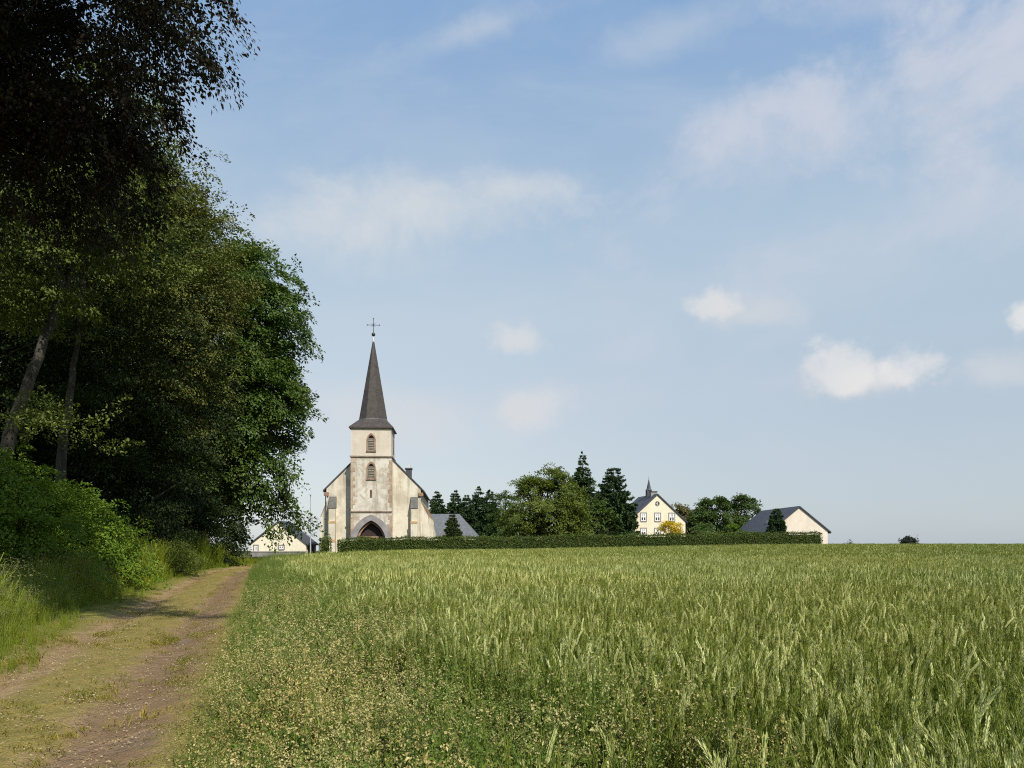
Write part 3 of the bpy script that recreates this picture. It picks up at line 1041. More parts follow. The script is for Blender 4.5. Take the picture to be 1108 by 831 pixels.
def crown_mesh(lobes, ncl, per, crad, leaf, rs, flat=0.6, droop=0.35, aspect=0.62, hollow=0.55, low=-1.0, rough=0.22, bpc=12, bsp=2.3):
    """leaf sprays set through the volume of several lobes"""
    Lb = np.array(lobes)
    wgt = (Lb[:, 3] * Lb[:, 4] + Lb[:, 3] * Lb[:, 5] + Lb[:, 4] * Lb[:, 5])
    nbo = max(4, ncl // bpc)                       # boughs, each carrying several leaf sprays
    bp = rs.choice(len(Lb), nbo, p=wgt / wgt.sum())
    d = norm(rs.normal(0, 1, (nbo, 3)))
    d[:, 2] = np.where(d[:, 2] < low, -d[:, 2], d[:, 2])
    seed = rs.uniform(0, 10, 3)
    wob_ = np.sin(d[:, 0] * 5.1 + seed[0] + bp) + np.sin(d[:, 1] * 6.3 + seed[1] + bp * 2) + np.sin(d[:, 2] * 7.2 + seed[2])
    rad = (hollow + (1 - hollow) * rs.uniform(0, 1, nbo) ** 0.5) * (1 + rough * wob_ / 3)
    B = Lb[bp, :3] + d * Lb[bp, 3:6] * rad[:, None]
    bo = norm(d / Lb[bp, 3:6])
    bn = norm(np.array([0, 0, 1.0]) * flat + bo * (1 - flat) + rs.normal(0, 0.15, (nbo, 3)))
    b1 = norm(np.cross(bn, rs.normal(0, 1, (nbo, 3))))
    b2 = np.cross(bn, b1)
    bi = np.arange(ncl) % nbo
    ang, rr = rs.uniform(0, 2 * PI, ncl), np.sqrt(rs.uniform(0, 1, ncl))
    brr = crad * bsp * rs.uniform(0.6, 1.3, nbo)[bi]
    C = B[bi] + ((np.cos(ang) * rr * brr)[:, None] * b1[bi] + (np.sin(ang) * rr * brr)[:, None] * b2[bi]) + bn[bi] * (rs.normal(0, 0.16, ncl) * brr)[:, None]
    C[:, 2] -= droop * 0.45 * rr ** 2 * brr
    out_d = bo[bi]
    nrm = norm(bn[bi] + rs.normal(0, 0.20, (ncl, 3)))
    t1 = norm(np.cross(nrm, rs.normal(0, 1, (ncl, 3))))
    t2 = np.cross(nrm, t1)
    cr = crad * 0.72 * rs.uniform(0.55, 1.35, ncl)
    n = ncl * per
    ci_ = np.repeat(np.arange(ncl), per)
    a = rs.uniform(0, 2 * PI, n)
    r = np.sqrt(rs.uniform(0, 1, n))
    rv = (np.cos(a) * r)[:, None] * t1[ci_] + (np.sin(a) * r)[:, None] * t2[ci_]
    pos_ = C[ci_] + rv * cr[ci_][:, None] + nrm[ci_] * rs.normal(0, 0.16, n)[:, None] * cr[ci_][:, None] + out_d[ci_] * (0.3 * cr[ci_])[:, None]
    pos_[:, 2] -= droop * (r ** 2) * cr[ci_]
    ld = norm(rv + out_d[ci_] * 0.5 + rs.normal(0, 0.45, (n, 3)) - np.array([0, 0, droop]))
    ln = norm(nrm[ci_] + rs.normal(0, 0.34, (n, 3)))
    L = leaf * rs.uniform(0.65, 1.3, n)
    V, F = leaf_quads(pos_, ld, ln, L, L * aspect * rs.uniform(0.8, 1.2, n))
    rv_ = np.clip(0.55 * rs.uniform(0, 1, n) + 0.45 * rs.uniform(0, 1, ncl)[ci_], 0, 1)
    return V, F, rv_, C


def limbs(mb, pts, rads, C, n, rs, r0=0.10, low=0.35, twigs=0):
    """boughs from the trunk to some of the leaf sprays"""
    pts = [np.array(p, float) for p in pts]
    for i in rs.choice(len(C), min(n, len(C)), replace=False):
        f = rs.uniform(low, 0.98)
        x = f * (len(pts) - 1)
        a = int(min(x, len(pts) - 2))
        p0 = pts[a] + (pts[a + 1] - pts[a]) * (x - a)
        rr = (rads[a] + (rads[a + 1] - rads[a]) * (x - a)) * 0.5
        p3 = C[i]
        if p3[2] < p0[2] - 2.5: continue
        ln = np.linalg.norm(p3 - p0)
        p1 = p0 + (p3 - p0) * 0.33 + np.array([0, 0, 0.10 * ln]) + rs.normal(0, 0.03 * ln, 3)
        p2 = p0 + (p3 - p0) * 0.68 + np.array([0, 0, 0.09 * ln]) + rs.normal(0, 0.03 * ln, 3)
        r1 = min(rr, r0)
        mb.tube([p0, p1, p2, p3], [r1, r1 * 0.7, r1 * 0.42, r1 * 0.12], 6)


def tree(label, cat_, trunk_pts, trunk_r, lobes, leafm, barkm, seed, ncl, per, crad, leaf, nlimb=26, group=None, name='broadleaf_tree', flare=1.35, limb_low=0.35, **kw):
    rs_ = np.random.default_rng(seed)
    bx, by = trunk_pts[0][0], trunk_pts[0][1]
    bz = float(gz(bx, by))
    t = thing(name, label, cat_, (bx, by, bz), 0, group)
    org = np.array([bx, by, bz])
    pts = [np.array(p, float) for p in trunk_pts]
    pts[0][2] = bz - 0.15
    n = len(pts)
    # finer trunk with small wander
    fine, rad = [], []
    for i in range((n - 1) * 4 + 1):
        x = i / 4
        a = int(min(x, n - 2))
        p = pts[a] + (pts[a + 1] - pts[a]) * (x - a)
        if 0 < i: p = p + np.append(rs_.normal(0, trunk_r * 0.12, 2), 0)
        fr_ = i / ((n - 1) * 4)
        fine.append(p)
        rad.append(trunk_r * ((1 - 0.78 * fr_) * (flare if i == 0 else 1)))
    V, F, r, C = crown_mesh(lobes, ncl, per, crad, leaf, rs_, **kw)
    mb = MB()
    mb.tube([p - org for p in fine], rad, 12)
    limbs(mb, [p - org for p in fine], rad, C - org, nlimb, rs_, trunk_r * 0.42, limb_low)
    mb.build('trunk', barkm, t, True)
    np_mesh('crown', V - org, F, leafm, t, rnd=r)
    return t


def simple_lobes(c_, rx, rz, rs_, n=7, ry=None, spread=0.55):
    """uneven lobes around a crown centre"""
    ry = ry or rx
    L = [(c_[0], c_[1], c_[2], rx * 0.82, ry * 0.82, rz * 0.84)]
    for i in range(n):
        d = norm(rs_.normal(0, 1, 3))
        f = rs_.uniform(0.32, 0.5)
        L.append((c_[0] + d[0] * rx * spread, c_[1] + d[1] * ry * spread, c_[2] + d[2] * rz * spread, rx * f, ry * f, rz * f))
    return L


def far_tree(label, px, ptop, wpx, Y, leafm, seed, base_py=None, group=None, ncl=230, per=34, leaf=0.30, name='broadleaf_tree', cat_='tree', n=7, low_frac=0.16, crad=0.95, barkm=None):
    """a tree placed by its top, width and distance"""
    rs_ = np.random.default_rng(seed)
    topp = P(px, ptop, Y)
    g = float(gz(topp[0], Y))
    H = topp[2] - g
    rx = wpx / 2 * Y / FPX
    z0 = g + H * low_frac
    c_ = np.array([topp[0], Y, (topp[2] + z0) / 2])
    rz = (topp[2] - z0) / 2
    L = simple_lobes(c_, rx, rz, rs_, n)
    ncl = int(ncl * 1.9)
    return tree(label, cat_, [(topp[0], Y, g), (topp[0] + rs_.normal(0, .1), Y, g + H * 0.4), (topp[0], Y, g + H * 0.85)], max(0.05, H * 0.022), L, leafm, barkm or M['bark'], seed, ncl, per, crad, leaf, 14, group, name, hollow=0.4, rough=0.12, flat=0.5, bsp=1.7)


def conifer(label, px, ptop, wpx, Y, leafm, seed, group=None, whorls=26, per=46, leaf=0.34, power=0.85, name='conifer_tree', low=0.06, droop=0.35, jag=0.3):
    rs_ = np.random.default_rng(seed)
    topp = P(px, ptop, Y)
    g = float(gz(topp[0], Y))
    H = topp[2] - g
    R = wpx / 2 * Y / FPX
    t = thing(name, label, 'tree', (topp[0], Y, g), 0, group)
    mb = MB()
    mb.tube([(0, 0, -0.15), (0, 0, H * 0.5), (0, 0, H * 0.985)], [H * 0.022, H * 0.014, 0.02], 8)
    Cs, Ds, Ns, Ls = [], [], [], []
    for w_ in range(whorls):
        f = low + (1 - low) * (w_ + rs_.uniform(0, 0.6)) / whorls
        rr = R * (1 - f) ** power + 0.03
        nb = max(6, int(13 * (1 - f) + 6))
        for b in range(nb):
            th = rs_.uniform(0, 2 * PI)
            l = rr * rs_.uniform(1 - jag, 1.08)
            d = np.array([math.cos(th), math.sin(th), 0])
            m_ = max(10, int(per * 1.7 * (0.3 + l / R)))
            s = rs_.uniform(0.12, 1, m_) ** 0.7
            sd = np.array([-d[1], d[0], 0])
            pos_ = np.array([0, 0, H * f]) + d * (l * s)[:, None] + sd * (rs_.normal(0, 0.13, m_) * l * (1.2 - s))[:, None]
            pos_[:, 2] += l * (0.10 - droop * s ** 1.5) + rs_.normal(0, 0.06, m_) + 0.18 * l * ss(s, 0.75, 1.0)
            Cs.append(pos_)
            Ds.append(d + rs_.normal(0, 0.45, (m_, 3)) - [0, 0, 0.25])
            Ls.append(np.full(m_, 0.45 + 0.55 * min(1.0, (1 - f) * 2.5)))
            Ns.append(np.array([0, 0, 1.0]) + d * 0.4 + rs_.normal(0, 0.4, (m_, 3)))
        if w_ % 2 == 0 and f < 0.9:
            th = rs_.uniform(0, 2 * PI)
            mb.tube([(0, 0, H * f), (math.cos(th) * rr * 0.8, math.sin(th) * rr * 0.8, H * f - 0.15 * rr)], [H * 0.005, 0.012], 5)
    C, D, N_ = np.concatenate(Cs), np.concatenate(Ds), np.concatenate(Ns)
    n = len(C)
    keep = C[:, 2] < H
    C, D, N_ = C[keep], D[keep], N_[keep]
    LS = np.concatenate(Ls)[keep] * leaf
    n = len(C)
    V, F = leaf_quads(C, D, N_, LS * rs_.uniform(0.6, 1.25, n), LS * 0.42)
    mb.build('trunk', M['bark'], t, True)
    np_mesh('crown', V, F, leafm, t, rnd=rs_.uniform(0, 1, n))
    return t


def shrub(label, lobes, leafm, seed, ncl, per, crad, leaf, group=None, cat_='shrub', name='leafy_shrub', **kw):
    rs_ = np.random.default_rng(seed)
    Lb = np.array(lobes)
    bx, by = float(Lb[:, 0].mean()), float(Lb[:, 1].mean())
    bz = float(gz(bx, by))
    t = thing(name, label, cat_, (bx, by, bz), 0, group)
    org = np.array([bx, by, bz])
    V, F, r, C = crown_mesh(lobes, ncl, per, crad, leaf, rs_, **kw)
    V[:, 2] = np.maximum(V[:, 2], bz + 0.03 + 0.05 * rs_.uniform(0, 1, len(V)))
    mb = MB()
    hmax = (C[:, 2].max() - bz)
    for i in range(7):
        e = C[rs_.integers(0, len(C))] - org
        b0 = np.array([rs_.normal(0, 0.12), rs_.normal(0, 0.12), -0.1])
        mb.tube([b0, b0 + (e - b0) * 0.5 + [0, 0, 0.12 * hmax], e], [0.03 * hmax ** 0.5, 0.02 * hmax ** 0.5, 0.006], 6)
    mb.build('stem', M['bark'], t, True)
    np_mesh('foliage', V - org, F, leafm, t, rnd=r)
    return t


# ---- the trees along the left of the track
TG = 'trees along the track'
tree('dark copper leaved beech overhanging the top left of the picture, nearest tree to the track', 'tree',
     [(-12.2, 8.5, 0), (-11.8, 9.0, 5), (-11.0, 9.6, 10), (-10.2, 10.2, 15)], 0.42,
     [lobe(197, 20, 12.0, 30, 40, 0.9), lobe(219, 25, 12.0, 16, 34, 0.6), lobe(205, 84, 12.2, 13, 30, 0.5), lobe(201, 60, 12.4, 18, 40, 0.7), lobe(169, 10, 12.5, 46, 62, 1.4), lobe(144, 55, 12.8, 36, 50, 1.2), lobe(79, 80, 13.5, 85, 85, 2.0),
      lobe(99, 150, 13.5, 55, 45, 1.6), lobe(19, 170, 14.5, 95, 85, 2.0), lobe(99, -60, 12.0, 120, 80, 2.2), lobe(-21, 60, 13.0, 110, 110, 2.0), lobe(-101, 150, 12.5, 110, 110, 2.0),
      (-2.2, 8.4, 11.3, 1.7, 0.7, 0.4), (-3.4, 8.6, 11.5, 2.2, 1.0, 0.5), (-4.4, 8.8, 11.6, 2.0, 1.0, 0.6), (-5.6, 8.6, 11.6, 1.8, 1.0, 0.8), (-7.6, 11.0, 13.6, 3.2, 3.0, 2.3), (-6.2, 9.0, 12.8, 2.4, 2.4, 1.8), (-10.5, 13.0, 12.5, 4.0, 3.6, 3.4), (-11, 9.5, 12.5, 4, 4, 3.5), (-12.5, 13.5, 15.5, 4.2, 4.0, 3.4)],
     M['copper'], M['bark'], 101, 5200, 62, 0.44, 0.080, 20, TG, 'beech_tree', flat=0.45, droop=0.7, hollow=0.15, rough=0.16, bpc=9, bsp=1.7)
tree('leaning pale trunked beech behind the leafy bush, left of the other bare trunk', 'tree',
     [P(-22, 560, 24), P(10, 470, 24), P(42, 385, 24), P(66, 318, 24.3), P(98, 235, 24.8)], 0.24,
     [lobe(80, 265, 24, 95, 34, 2.6), lobe(20, 300, 23.5, 80, 30, 2.2), lobe(140, 245, 25, 80, 40, 2.6), lobe(60, 190, 25, 120, 60, 3.0),
      lobe(-60, 260, 24, 90, 80, 2.6), lobe(110, 140, 25, 90, 60, 3.0), lobe(0, 440, 22.6, 30, 18, 1.0), lobe(70, 460, 22.8, 48, 12, 0.8), lobe(0, 335, 23.0, 24, 20, 1.0)],
     M['beech'], M['bark'], 102, 1500, 60, 0.60, 0.10, 16, TG, 'beech_tree', flat=0.95, droop=0.25, hollow=0.3, limb_low=0.62, bpc=14, bsp=2.6)
tree('slender pale trunked tree standing among the bushes, right of the leaning beech', 'tree',
     [P(60, 560, 30), P(67, 500, 30), P(74, 440, 30), P(82, 380, 30.2), P(100, 250, 31)], 0.23,
     [lobe(120, 280, 31, 80, 70, 2.6), lobe(90, 200, 31.5, 90, 80, 3.0), lobe(40, 330, 32, 70, 60, 2.4), lobe(150, 370, 32, 60, 60, 2.4), lobe(95, 390, 33, 80, 60, 2.4), lobe(20, 400, 34, 70, 60, 2.4)],
     M['dark'], M['bark'], 103, 900, 55, 0.9, 0.13, 14, TG, 'beech_tree', flat=0.8, droop=0.25, hollow=0.3, limb_low=0.75)
tree('tall bronze green beech with its full rounded crown meeting the brighter green tree', 'tree',
     [P(110, 600, 44), P(112, 480, 44), P(130, 350, 42), P(150, 230, 40)], 0.38,
     [lobe(108, 265, 39, 92, 100, 4.0), lobe(183, 285, 38.5, 48, 66, 3.0), lobe(183, 290, 39.5, 48, 66, 3.0), lobe(163, 225, 39, 46, 52, 3.0), lobe(160, 222, 40, 46, 52, 3.0), lobe(173, 355, 39.5, 56, 60, 3.0), lobe(88, 330, 38.5, 80, 60, 3.2),
      lobe(206, 310, 39, 28, 46, 2.4), lobe(113, 180, 40, 50, 40, 3.0), lobe(18, 240, 39, 90, 110, 4.0), lobe(183, 400, 41, 40, 60, 2.6)],
     M['brown'], M['bark'], 104, 4400, 54, 0.78, 0.14, 14, TG, 'beech_tree', flat=0.85, droop=0.55, hollow=0.5, rough=0.10, bpc=15, bsp=2.6)
tree('bright green rounded tree at the far end of the row, nearest to the church', 'tree',
     [P(189, 615, 62), P(190, 560, 62), P(225, 470, 62), P(255, 360, 62)], 0.40,
     [lobe(277, 325, 62, 42, 52, 4.0), lobe(249, 295, 62, 32, 40, 3.0), lobe(299, 350, 62, 30, 38, 3.0), lobe(257, 420, 61, 58, 74, 4.4), lobe(292, 420, 62, 30, 52, 3.0),
      lobe(272, 490, 62, 42, 42, 3.2), lobe(237, 380, 60, 60, 76, 4.4), lobe(289, 533, 62, 28, 14, 2.4), lobe(309, 552, 62, 7, 7, 0.8), lobe(222, 470, 60, 52, 66, 4), lobe(306, 549, 62, 13, 5, 1.3)],
     M['oak'], M['bark'], 105, 2800, 46, 0.95, 0.25, 20, TG, 'oak_tree', flat=0.55, droop=0.3, hollow=0.5, rough=0.10, bsp=2.0)
# deeper trees of the wood
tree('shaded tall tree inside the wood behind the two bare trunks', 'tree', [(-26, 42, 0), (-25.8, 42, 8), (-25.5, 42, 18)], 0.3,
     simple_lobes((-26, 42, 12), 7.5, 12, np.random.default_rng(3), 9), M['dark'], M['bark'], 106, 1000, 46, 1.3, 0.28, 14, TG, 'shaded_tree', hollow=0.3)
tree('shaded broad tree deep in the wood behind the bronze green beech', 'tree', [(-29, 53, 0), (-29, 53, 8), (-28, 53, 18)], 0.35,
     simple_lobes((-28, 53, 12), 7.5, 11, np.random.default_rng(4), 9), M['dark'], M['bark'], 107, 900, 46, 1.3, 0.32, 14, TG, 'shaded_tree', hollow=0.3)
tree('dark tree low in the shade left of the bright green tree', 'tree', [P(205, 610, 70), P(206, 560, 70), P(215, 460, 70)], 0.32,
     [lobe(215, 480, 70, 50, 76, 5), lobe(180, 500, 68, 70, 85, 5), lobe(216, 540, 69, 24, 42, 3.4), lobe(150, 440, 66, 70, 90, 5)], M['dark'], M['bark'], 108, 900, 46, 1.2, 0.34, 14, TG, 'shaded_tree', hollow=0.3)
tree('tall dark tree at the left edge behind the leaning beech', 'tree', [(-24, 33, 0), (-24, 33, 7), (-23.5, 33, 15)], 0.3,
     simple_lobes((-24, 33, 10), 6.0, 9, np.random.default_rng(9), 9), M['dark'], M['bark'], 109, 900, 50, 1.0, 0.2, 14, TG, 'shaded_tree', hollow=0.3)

# ---- bushes and undergrowth
BG = 'bushes under the trees'
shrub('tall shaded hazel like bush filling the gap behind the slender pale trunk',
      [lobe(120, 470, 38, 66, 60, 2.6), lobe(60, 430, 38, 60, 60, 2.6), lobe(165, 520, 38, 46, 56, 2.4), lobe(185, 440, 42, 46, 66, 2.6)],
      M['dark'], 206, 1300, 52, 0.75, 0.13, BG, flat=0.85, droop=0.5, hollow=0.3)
shrub('big leafy bush at the left edge of the picture under the leaning beech',
      [lobe(15, 560, 21.5, 58, 50, 1.6), lobe(-50, 545, 21.5, 70, 70, 1.8), lobe(58, 582, 21.5, 40, 34, 1.3), lobe(10, 515, 22.5, 44, 26, 1.2), lobe(-30, 600, 21, 60, 30, 1.4)],
      M['bush'], 201, 900, 60, 0.40, 0.085, BG, flat=0.6, droop=0.4, hollow=0.4, rough=0.25, bpc=9)
shrub('sunlit yellow green bush sloping down to the verge, right of the big bush',
      [lobe(96, 574, 26.5, 34, 32, 1.3), lobe(64, 552, 27, 36, 28, 1.3), lobe(124, 600, 26, 20, 19, 0.9), lobe(70, 598, 26, 50, 28, 1.4)],
      M['bush'], 202, 640, 55, 0.42, 0.09, BG, flat=0.6, droop=0.4, hollow=0.4, rough=0.25, bpc=9)
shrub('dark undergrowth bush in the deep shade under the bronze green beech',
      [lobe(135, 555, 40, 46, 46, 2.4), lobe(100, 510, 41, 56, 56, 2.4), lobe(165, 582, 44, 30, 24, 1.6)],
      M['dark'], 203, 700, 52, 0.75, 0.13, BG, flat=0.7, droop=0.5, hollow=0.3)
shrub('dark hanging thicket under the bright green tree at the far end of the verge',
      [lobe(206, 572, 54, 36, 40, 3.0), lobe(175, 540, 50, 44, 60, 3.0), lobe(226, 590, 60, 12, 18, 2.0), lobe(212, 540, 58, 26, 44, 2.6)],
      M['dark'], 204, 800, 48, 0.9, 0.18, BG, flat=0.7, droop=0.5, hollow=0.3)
shrub('small pale green willow like bush standing on the verge beside the track bend',
      [lobe(192, 606, 38, 14, 17, 0.8), lobe(180, 610, 37.5, 11, 13, 0.7), lobe(203, 613, 38.5, 9, 11, 0.6)],
      M['walnut'], 205, 220, 40, 0.35, 0.11, BG, flat=0.2, droop=-0.4, hollow=0.2, aspect=0.28)

# ------------------------------------------------------------------ church
CX, CY = P(404.5, 588, 100)[0], 100.0
crot = math.radians(4.0)
church = thing('church', 'cream plastered village church with pointed slate spire and gothic portal', 'church', (CX, CY, -0.12), crot)
TX0 = -0.14                       # tower centre line
tw, tf = 2.56, -1.75              # tower half width and front plane
# portal wall of the tower: solid block with an arched opening
inner = arch(1.84, -0.2, 2.0, 4.75, 10)
poly = [(TX0 + tw, -0.2), (TX0 + tw, 12.85), (TX0 - tw, 12.85), (TX0 - tw, -0.2)] + [(TX0 + x, z) for x, z in reversed(inner)]
t = MB()
t.prism(poly, tf, tf + 1.1)
t.box(TX0 - tw, TX0 + tw, tf + 1.1, 3.4, -0.2, 12.85)
t.build('tower', M['church_old'], church)
t = MB()
t.box(TX0 - 2.53, TX0 + 2.53, tf + 0.03, 3.38, 12.85, 16.45)
t.build('belfry', M['belfry'], church)
MB().box(TX0 - 2.68, TX0 + 2.68, tf - 0.13, 3.5, 12.76, 12.94).build('string_course', M['band'], church)
MB().box(TX0 - 2.66, TX0 + 2.66, tf - 0.11, tf - 0.002, 5.76, 5.94).build('string_course', M['band'], church)
# quoins
for sgn in (-1, 1):
    t, tlow = MB(), MB()
    rq = np.random.default_rng(40 + sgn)
    z = 0.0
    i = 0
    while z < 12.4:
        h = rq.uniform(0.42, 0.62)
        if not (5.5 < z + h and z < 6.1):
            lw = (0.52 if i % 2 else 0.30) * rq.uniform(0.8, 1.2)
            ex = TX0 + sgn * (tw + 0.025)
            a, b = sorted((ex, ex - sgn * lw))
            (tlow if z < 5.5 else t).box(a, b, tf - 0.025, tf + (0.36 if i % 2 else 0.62), z + 0.002, min(z + h - 0.002, 12.7))
        z += h
        i += 1
    t.build('quoin_column', M['quoin'], church)
    tlow.build('quoin_column', M['quoin'], church)
# portal surround, door
outer = arch(2.62, 0.0, 2.0, 5.48, 10)
inn = arch(1.84, 0.0, 2.0, 4.75, 10)
p_ = MB().ring([(TX0 + x, z) for x, z in outer], [(TX0 + x, z) for x, z in inn], tf - 0.16, tf + 0.25).build('portal_surround', M['greystone'], church)
inn2 = arch(1.58, 0.0, 1.95, 4.40, 10)
MB().ring([(TX0 + x * 0.999, z - 0.003) for x, z in inn], [(TX0 + x, z) for x, z in inn2], tf + 0.28, tf + 0.62).build('inner_arch', M['redstone'], p_)
dr = MB()
dr.prism([(TX0 + x, z) for x, z in arch(1.83, -0.1, 2.0, 4.74, 10)], tf + 0.85, tf + 1.0)
d_ = dr.build('door', M['door'], church)
t = MB()
for x in (-1.2, -0.62, 0.0, 0.62, 1.2):
    t.box(TX0 + x - 0.05, TX0 + x + 0.05, tf + 0.80, tf + 0.848, 0.0, 2.55)
t.box(TX0 - 1.75, TX0 + 1.75, tf + 0.78, tf + 0.848, 2.56, 2.74)
t.build('door_frame', M['redstone'], d_)
# windows of the tower
for zb, zt in ((13.62, 15.85), (10.05, 12.25)):
    y = tf + (0.03 if zb > 12.9 else 0.0)
    hw, sp_ = 0.56, zt - 0.85
    o_, i_ = arch(hw, zb, sp_, zt, 8), arch(hw - 0.19, zb + 0.05, sp_ + 0.02, zt - 0.28, 8)
    wdw = MB().ring([(TX0 + x, z) for x, z in o_], [(TX0 + x, z) for x, z in i_], y - 0.10, y + 0.06)
    wdw.box(TX0 - hw - 0.06, TX0 + hw + 0.06, y - 0.15, y + 0.02, zb - 0.15, zb - 0.003)
    wf = wdw.build('tower_window', M['redstone'], church)
    l = MB()
    l.prism([(TX0 + x, z) for x, z in arch(hw - 0.19, zb + 0.06, sp_ + 0.02, zt - 0.30, 8)], y - 0.012, y + 0.04)
    l.build('dark_opening_panel', M['dark_panel'], wf)  # solid panel coloured as unlit depth; the wall is not cut
    l = MB()
    zz = zb + 0.12
    while zz < sp_ + 0.18:
        l.prism_x([(y - 0.075, zz), (y - 0.02, zz + 0.12), (y - 0.02, zz + 0.15), (y - 0.075, zz + 0.03)], TX0 - hw + 0.20, TX0 + hw - 0.20)
        zz += 0.21
    l.build('louvre', M['louvre'], wf)
sw = MB().box(TX0 - 0.15, TX0 + 0.11, tf - 0.05, tf + 0.02, 7.65, 8.65).build('slit_window', M['redstone'], church)
MB().box(TX0 - 0.075, TX0 + 0.035, tf - 0.056, tf - 0.02, 7.75, 8.55).build('dark_opening_panel', M['dark_panel'], sw)  # near-black slab painted as the slit's darkness, no hole behind
# spire: square skirt, octagonal needle
tcy = (tf + 3.4) / 2
hs, hb = 2.80, 1.72
sk = MB()
def octa(r, z):
    c_ = r / math.cos(PI / 8)
    return [(TX0 + c_ * math.cos(PI / 8 + i * PI / 4), tcy + c_ * math.sin(PI / 8 + i * PI / 4), z) for i in range(8)]
o8 = octa(hb, 17.85)
sq = [(TX0 + hs, tcy + hs, 16.46), (TX0 - hs, tcy + hs, 16.46), (TX0 - hs, tcy - hs, 16.46), (TX0 + hs, tcy - hs, 16.46)]
sk.poly(list(reversed(sq)))
sqm = [(x, y, 16.60) for x, y, z in sq]
for i in range(4):
    j = (i + 1) % 4
    sk.poly([sq[i], sq[j], sqm[j], sqm[i]])
# octagon corners 0,1 sit beside square corner 0 and so on
for i in range(4):
    a, b = o8[2 * i], o8[(2 * i + 1) % 8]
    sk.poly([sqm[i], b, a])
    nxt = o8[(2 * i + 2) % 8]
    sk.poly([sqm[i], sqm[(i + 1) % 4], nxt, b])
sk.build('spire_skirt', M['spire'], church)
o8b = octa(hb + 0.07, 17.70)
nd = MB()
o8c = octa(0.06, 28.45)
for i in range(8):
    j = (i + 1) % 8
    nd.poly([o8b[i], o8b[j], o8c[j], o8c[i]])
nd.poly(o8c)
spire = nd.build('spire', M['spire'], church)
t = MB()
fa, fb = octa(hb + 0.11, 17.72), octa(hb + 0.05, 17.88)
for i in range(8):
    j = (i + 1) % 8
    t.poly([fa[i], fa[j], fb[j], fb[i]])
t.build('flashing', M['capslate'], spire)
t = MB()
t.tube([(TX0, tcy, 28.1), (TX0, tcy, 28.5), (TX0, tcy, 28.8)], [0.13, 0.09, 0.06], 10)
t.build('spire_tip', M['zinc'], spire)
t = MB()
t.tube([(TX0, tcy, 28.80 + 0.25 * (1 - math.cos(a))) for a in np.linspace(0, PI, 9)], [max(0.02, 0.25 * math.sin(a)) for a in np.linspace(0, PI, 9)], 14)
t.build('finial_ball', M['iron'], spire, True)
t = MB()
t.tube([(TX0, tcy, 29.2), (TX0, tcy, 31.1)], [0.042, 0.034], 8)
t.tube([(TX0 - 0.78, tcy, 30.28), (TX0 + 0.78, tcy, 30.28)], [0.036, 0.036], 8)
for x, z in ((-0.80, 30.28), (0.80, 30.28), (0, 31.12)):
    t.box(TX0 + x - 0.065, TX0 + x + 0.065, tcy - 0.04, tcy + 0.04, z - 0.065, z + 0.065)
for a in (PI / 4, 3 * PI / 4, 5 * PI / 4, 7 * PI / 4):
    t.tube([(TX0, tcy, 30.28), (TX0 + 0.34 * math.cos(a), tcy, 30.28 + 0.34 * math.sin(a))], [0.03, 0.02], 6)
t.build('cross', M['iron'], spire)
# nave
NL, nw, ne, nr = 27.0, 6.03, 8.9, 15.0
nv = MB()
nv.prism([(-nw, -0.2), (nw, -0.2), (nw, ne), (0, nr), (-nw, ne)], 0.0, NL)
nv.build('nave', M['church'], church)
sl_ = (nr - ne) / nw
rf = MB()
th_ = 0.22
rf.prism([(-nw - 0.45, ne - 0.45 * sl_ + 0.03), (0, nr + 0.03), (nw + 0.45, ne - 0.45 * sl_ + 0.03),
          (nw + 0.45, ne - 0.45 * sl_ + th_ + 0.03), (0, nr + th_ + 0.03), (-nw - 0.45, ne - 0.45 * sl_ + th_ + 0.03)], -0.12, NL + 0.2)
roof = rf.build('roof', M['slate'], church)
for s in (-1, 1):       # brown kneelers at the feet of the gable
    cp = MB().box(s * (nw + 0.02) - 0.30, s * (nw + 0.02) + 0.30, -0.22, 0.42, ne - 0.95, ne - 0.50)
    cp.build('gable_kneeler', M['redstone'], church)
ch = MB()
ch.box(3.65, 4.45, 6.5, 7.4, 10.0, 12.05)
ch.box(3.55, 4.55, 6.4, 7.5, 12.05, 12.25)
cm = ch.build('chimney', M['slate'], roof)
MB().box(3.75, 4.30, 6.65, 7.25, 12.253, 12.75).build('chimney_cap', M['zinc'], cm)
# front buttresses with slate weatherings
for bx0, bx1, ztop in ((-5.62, -4.80, 7.85), (4.80, 5.62, 7.85)):
    b = MB()
    b.prism_x([(-1.05, -0.2), (-0.003, -0.2), (-0.003, 6.4), (-0.85, 6.4), (-0.85, 4.55), (-1.05, 4.40)], bx0, bx1)
    bo = b.build('buttress', M['church'], church)
    MB().prism_x([(-0.95, 6.35), (-0.004, 6.402), (-0.004, 7.85), (-0.10, 7.85)], bx0 - 0.05, bx1 + 0.05).build('buttress_cap', M['capslate'], bo)
    MB().box(bx0 - 0.04, bx1 + 0.04, -1.09, -0.82, 4.41, 4.66).build('set_off', M['ochre'], bo)
    MB().box(bx0 - 0.04, bx1 + 0.04, -1.10, -0.9, 2.0, 2.3).build('set_off', M['ochre'], bo)
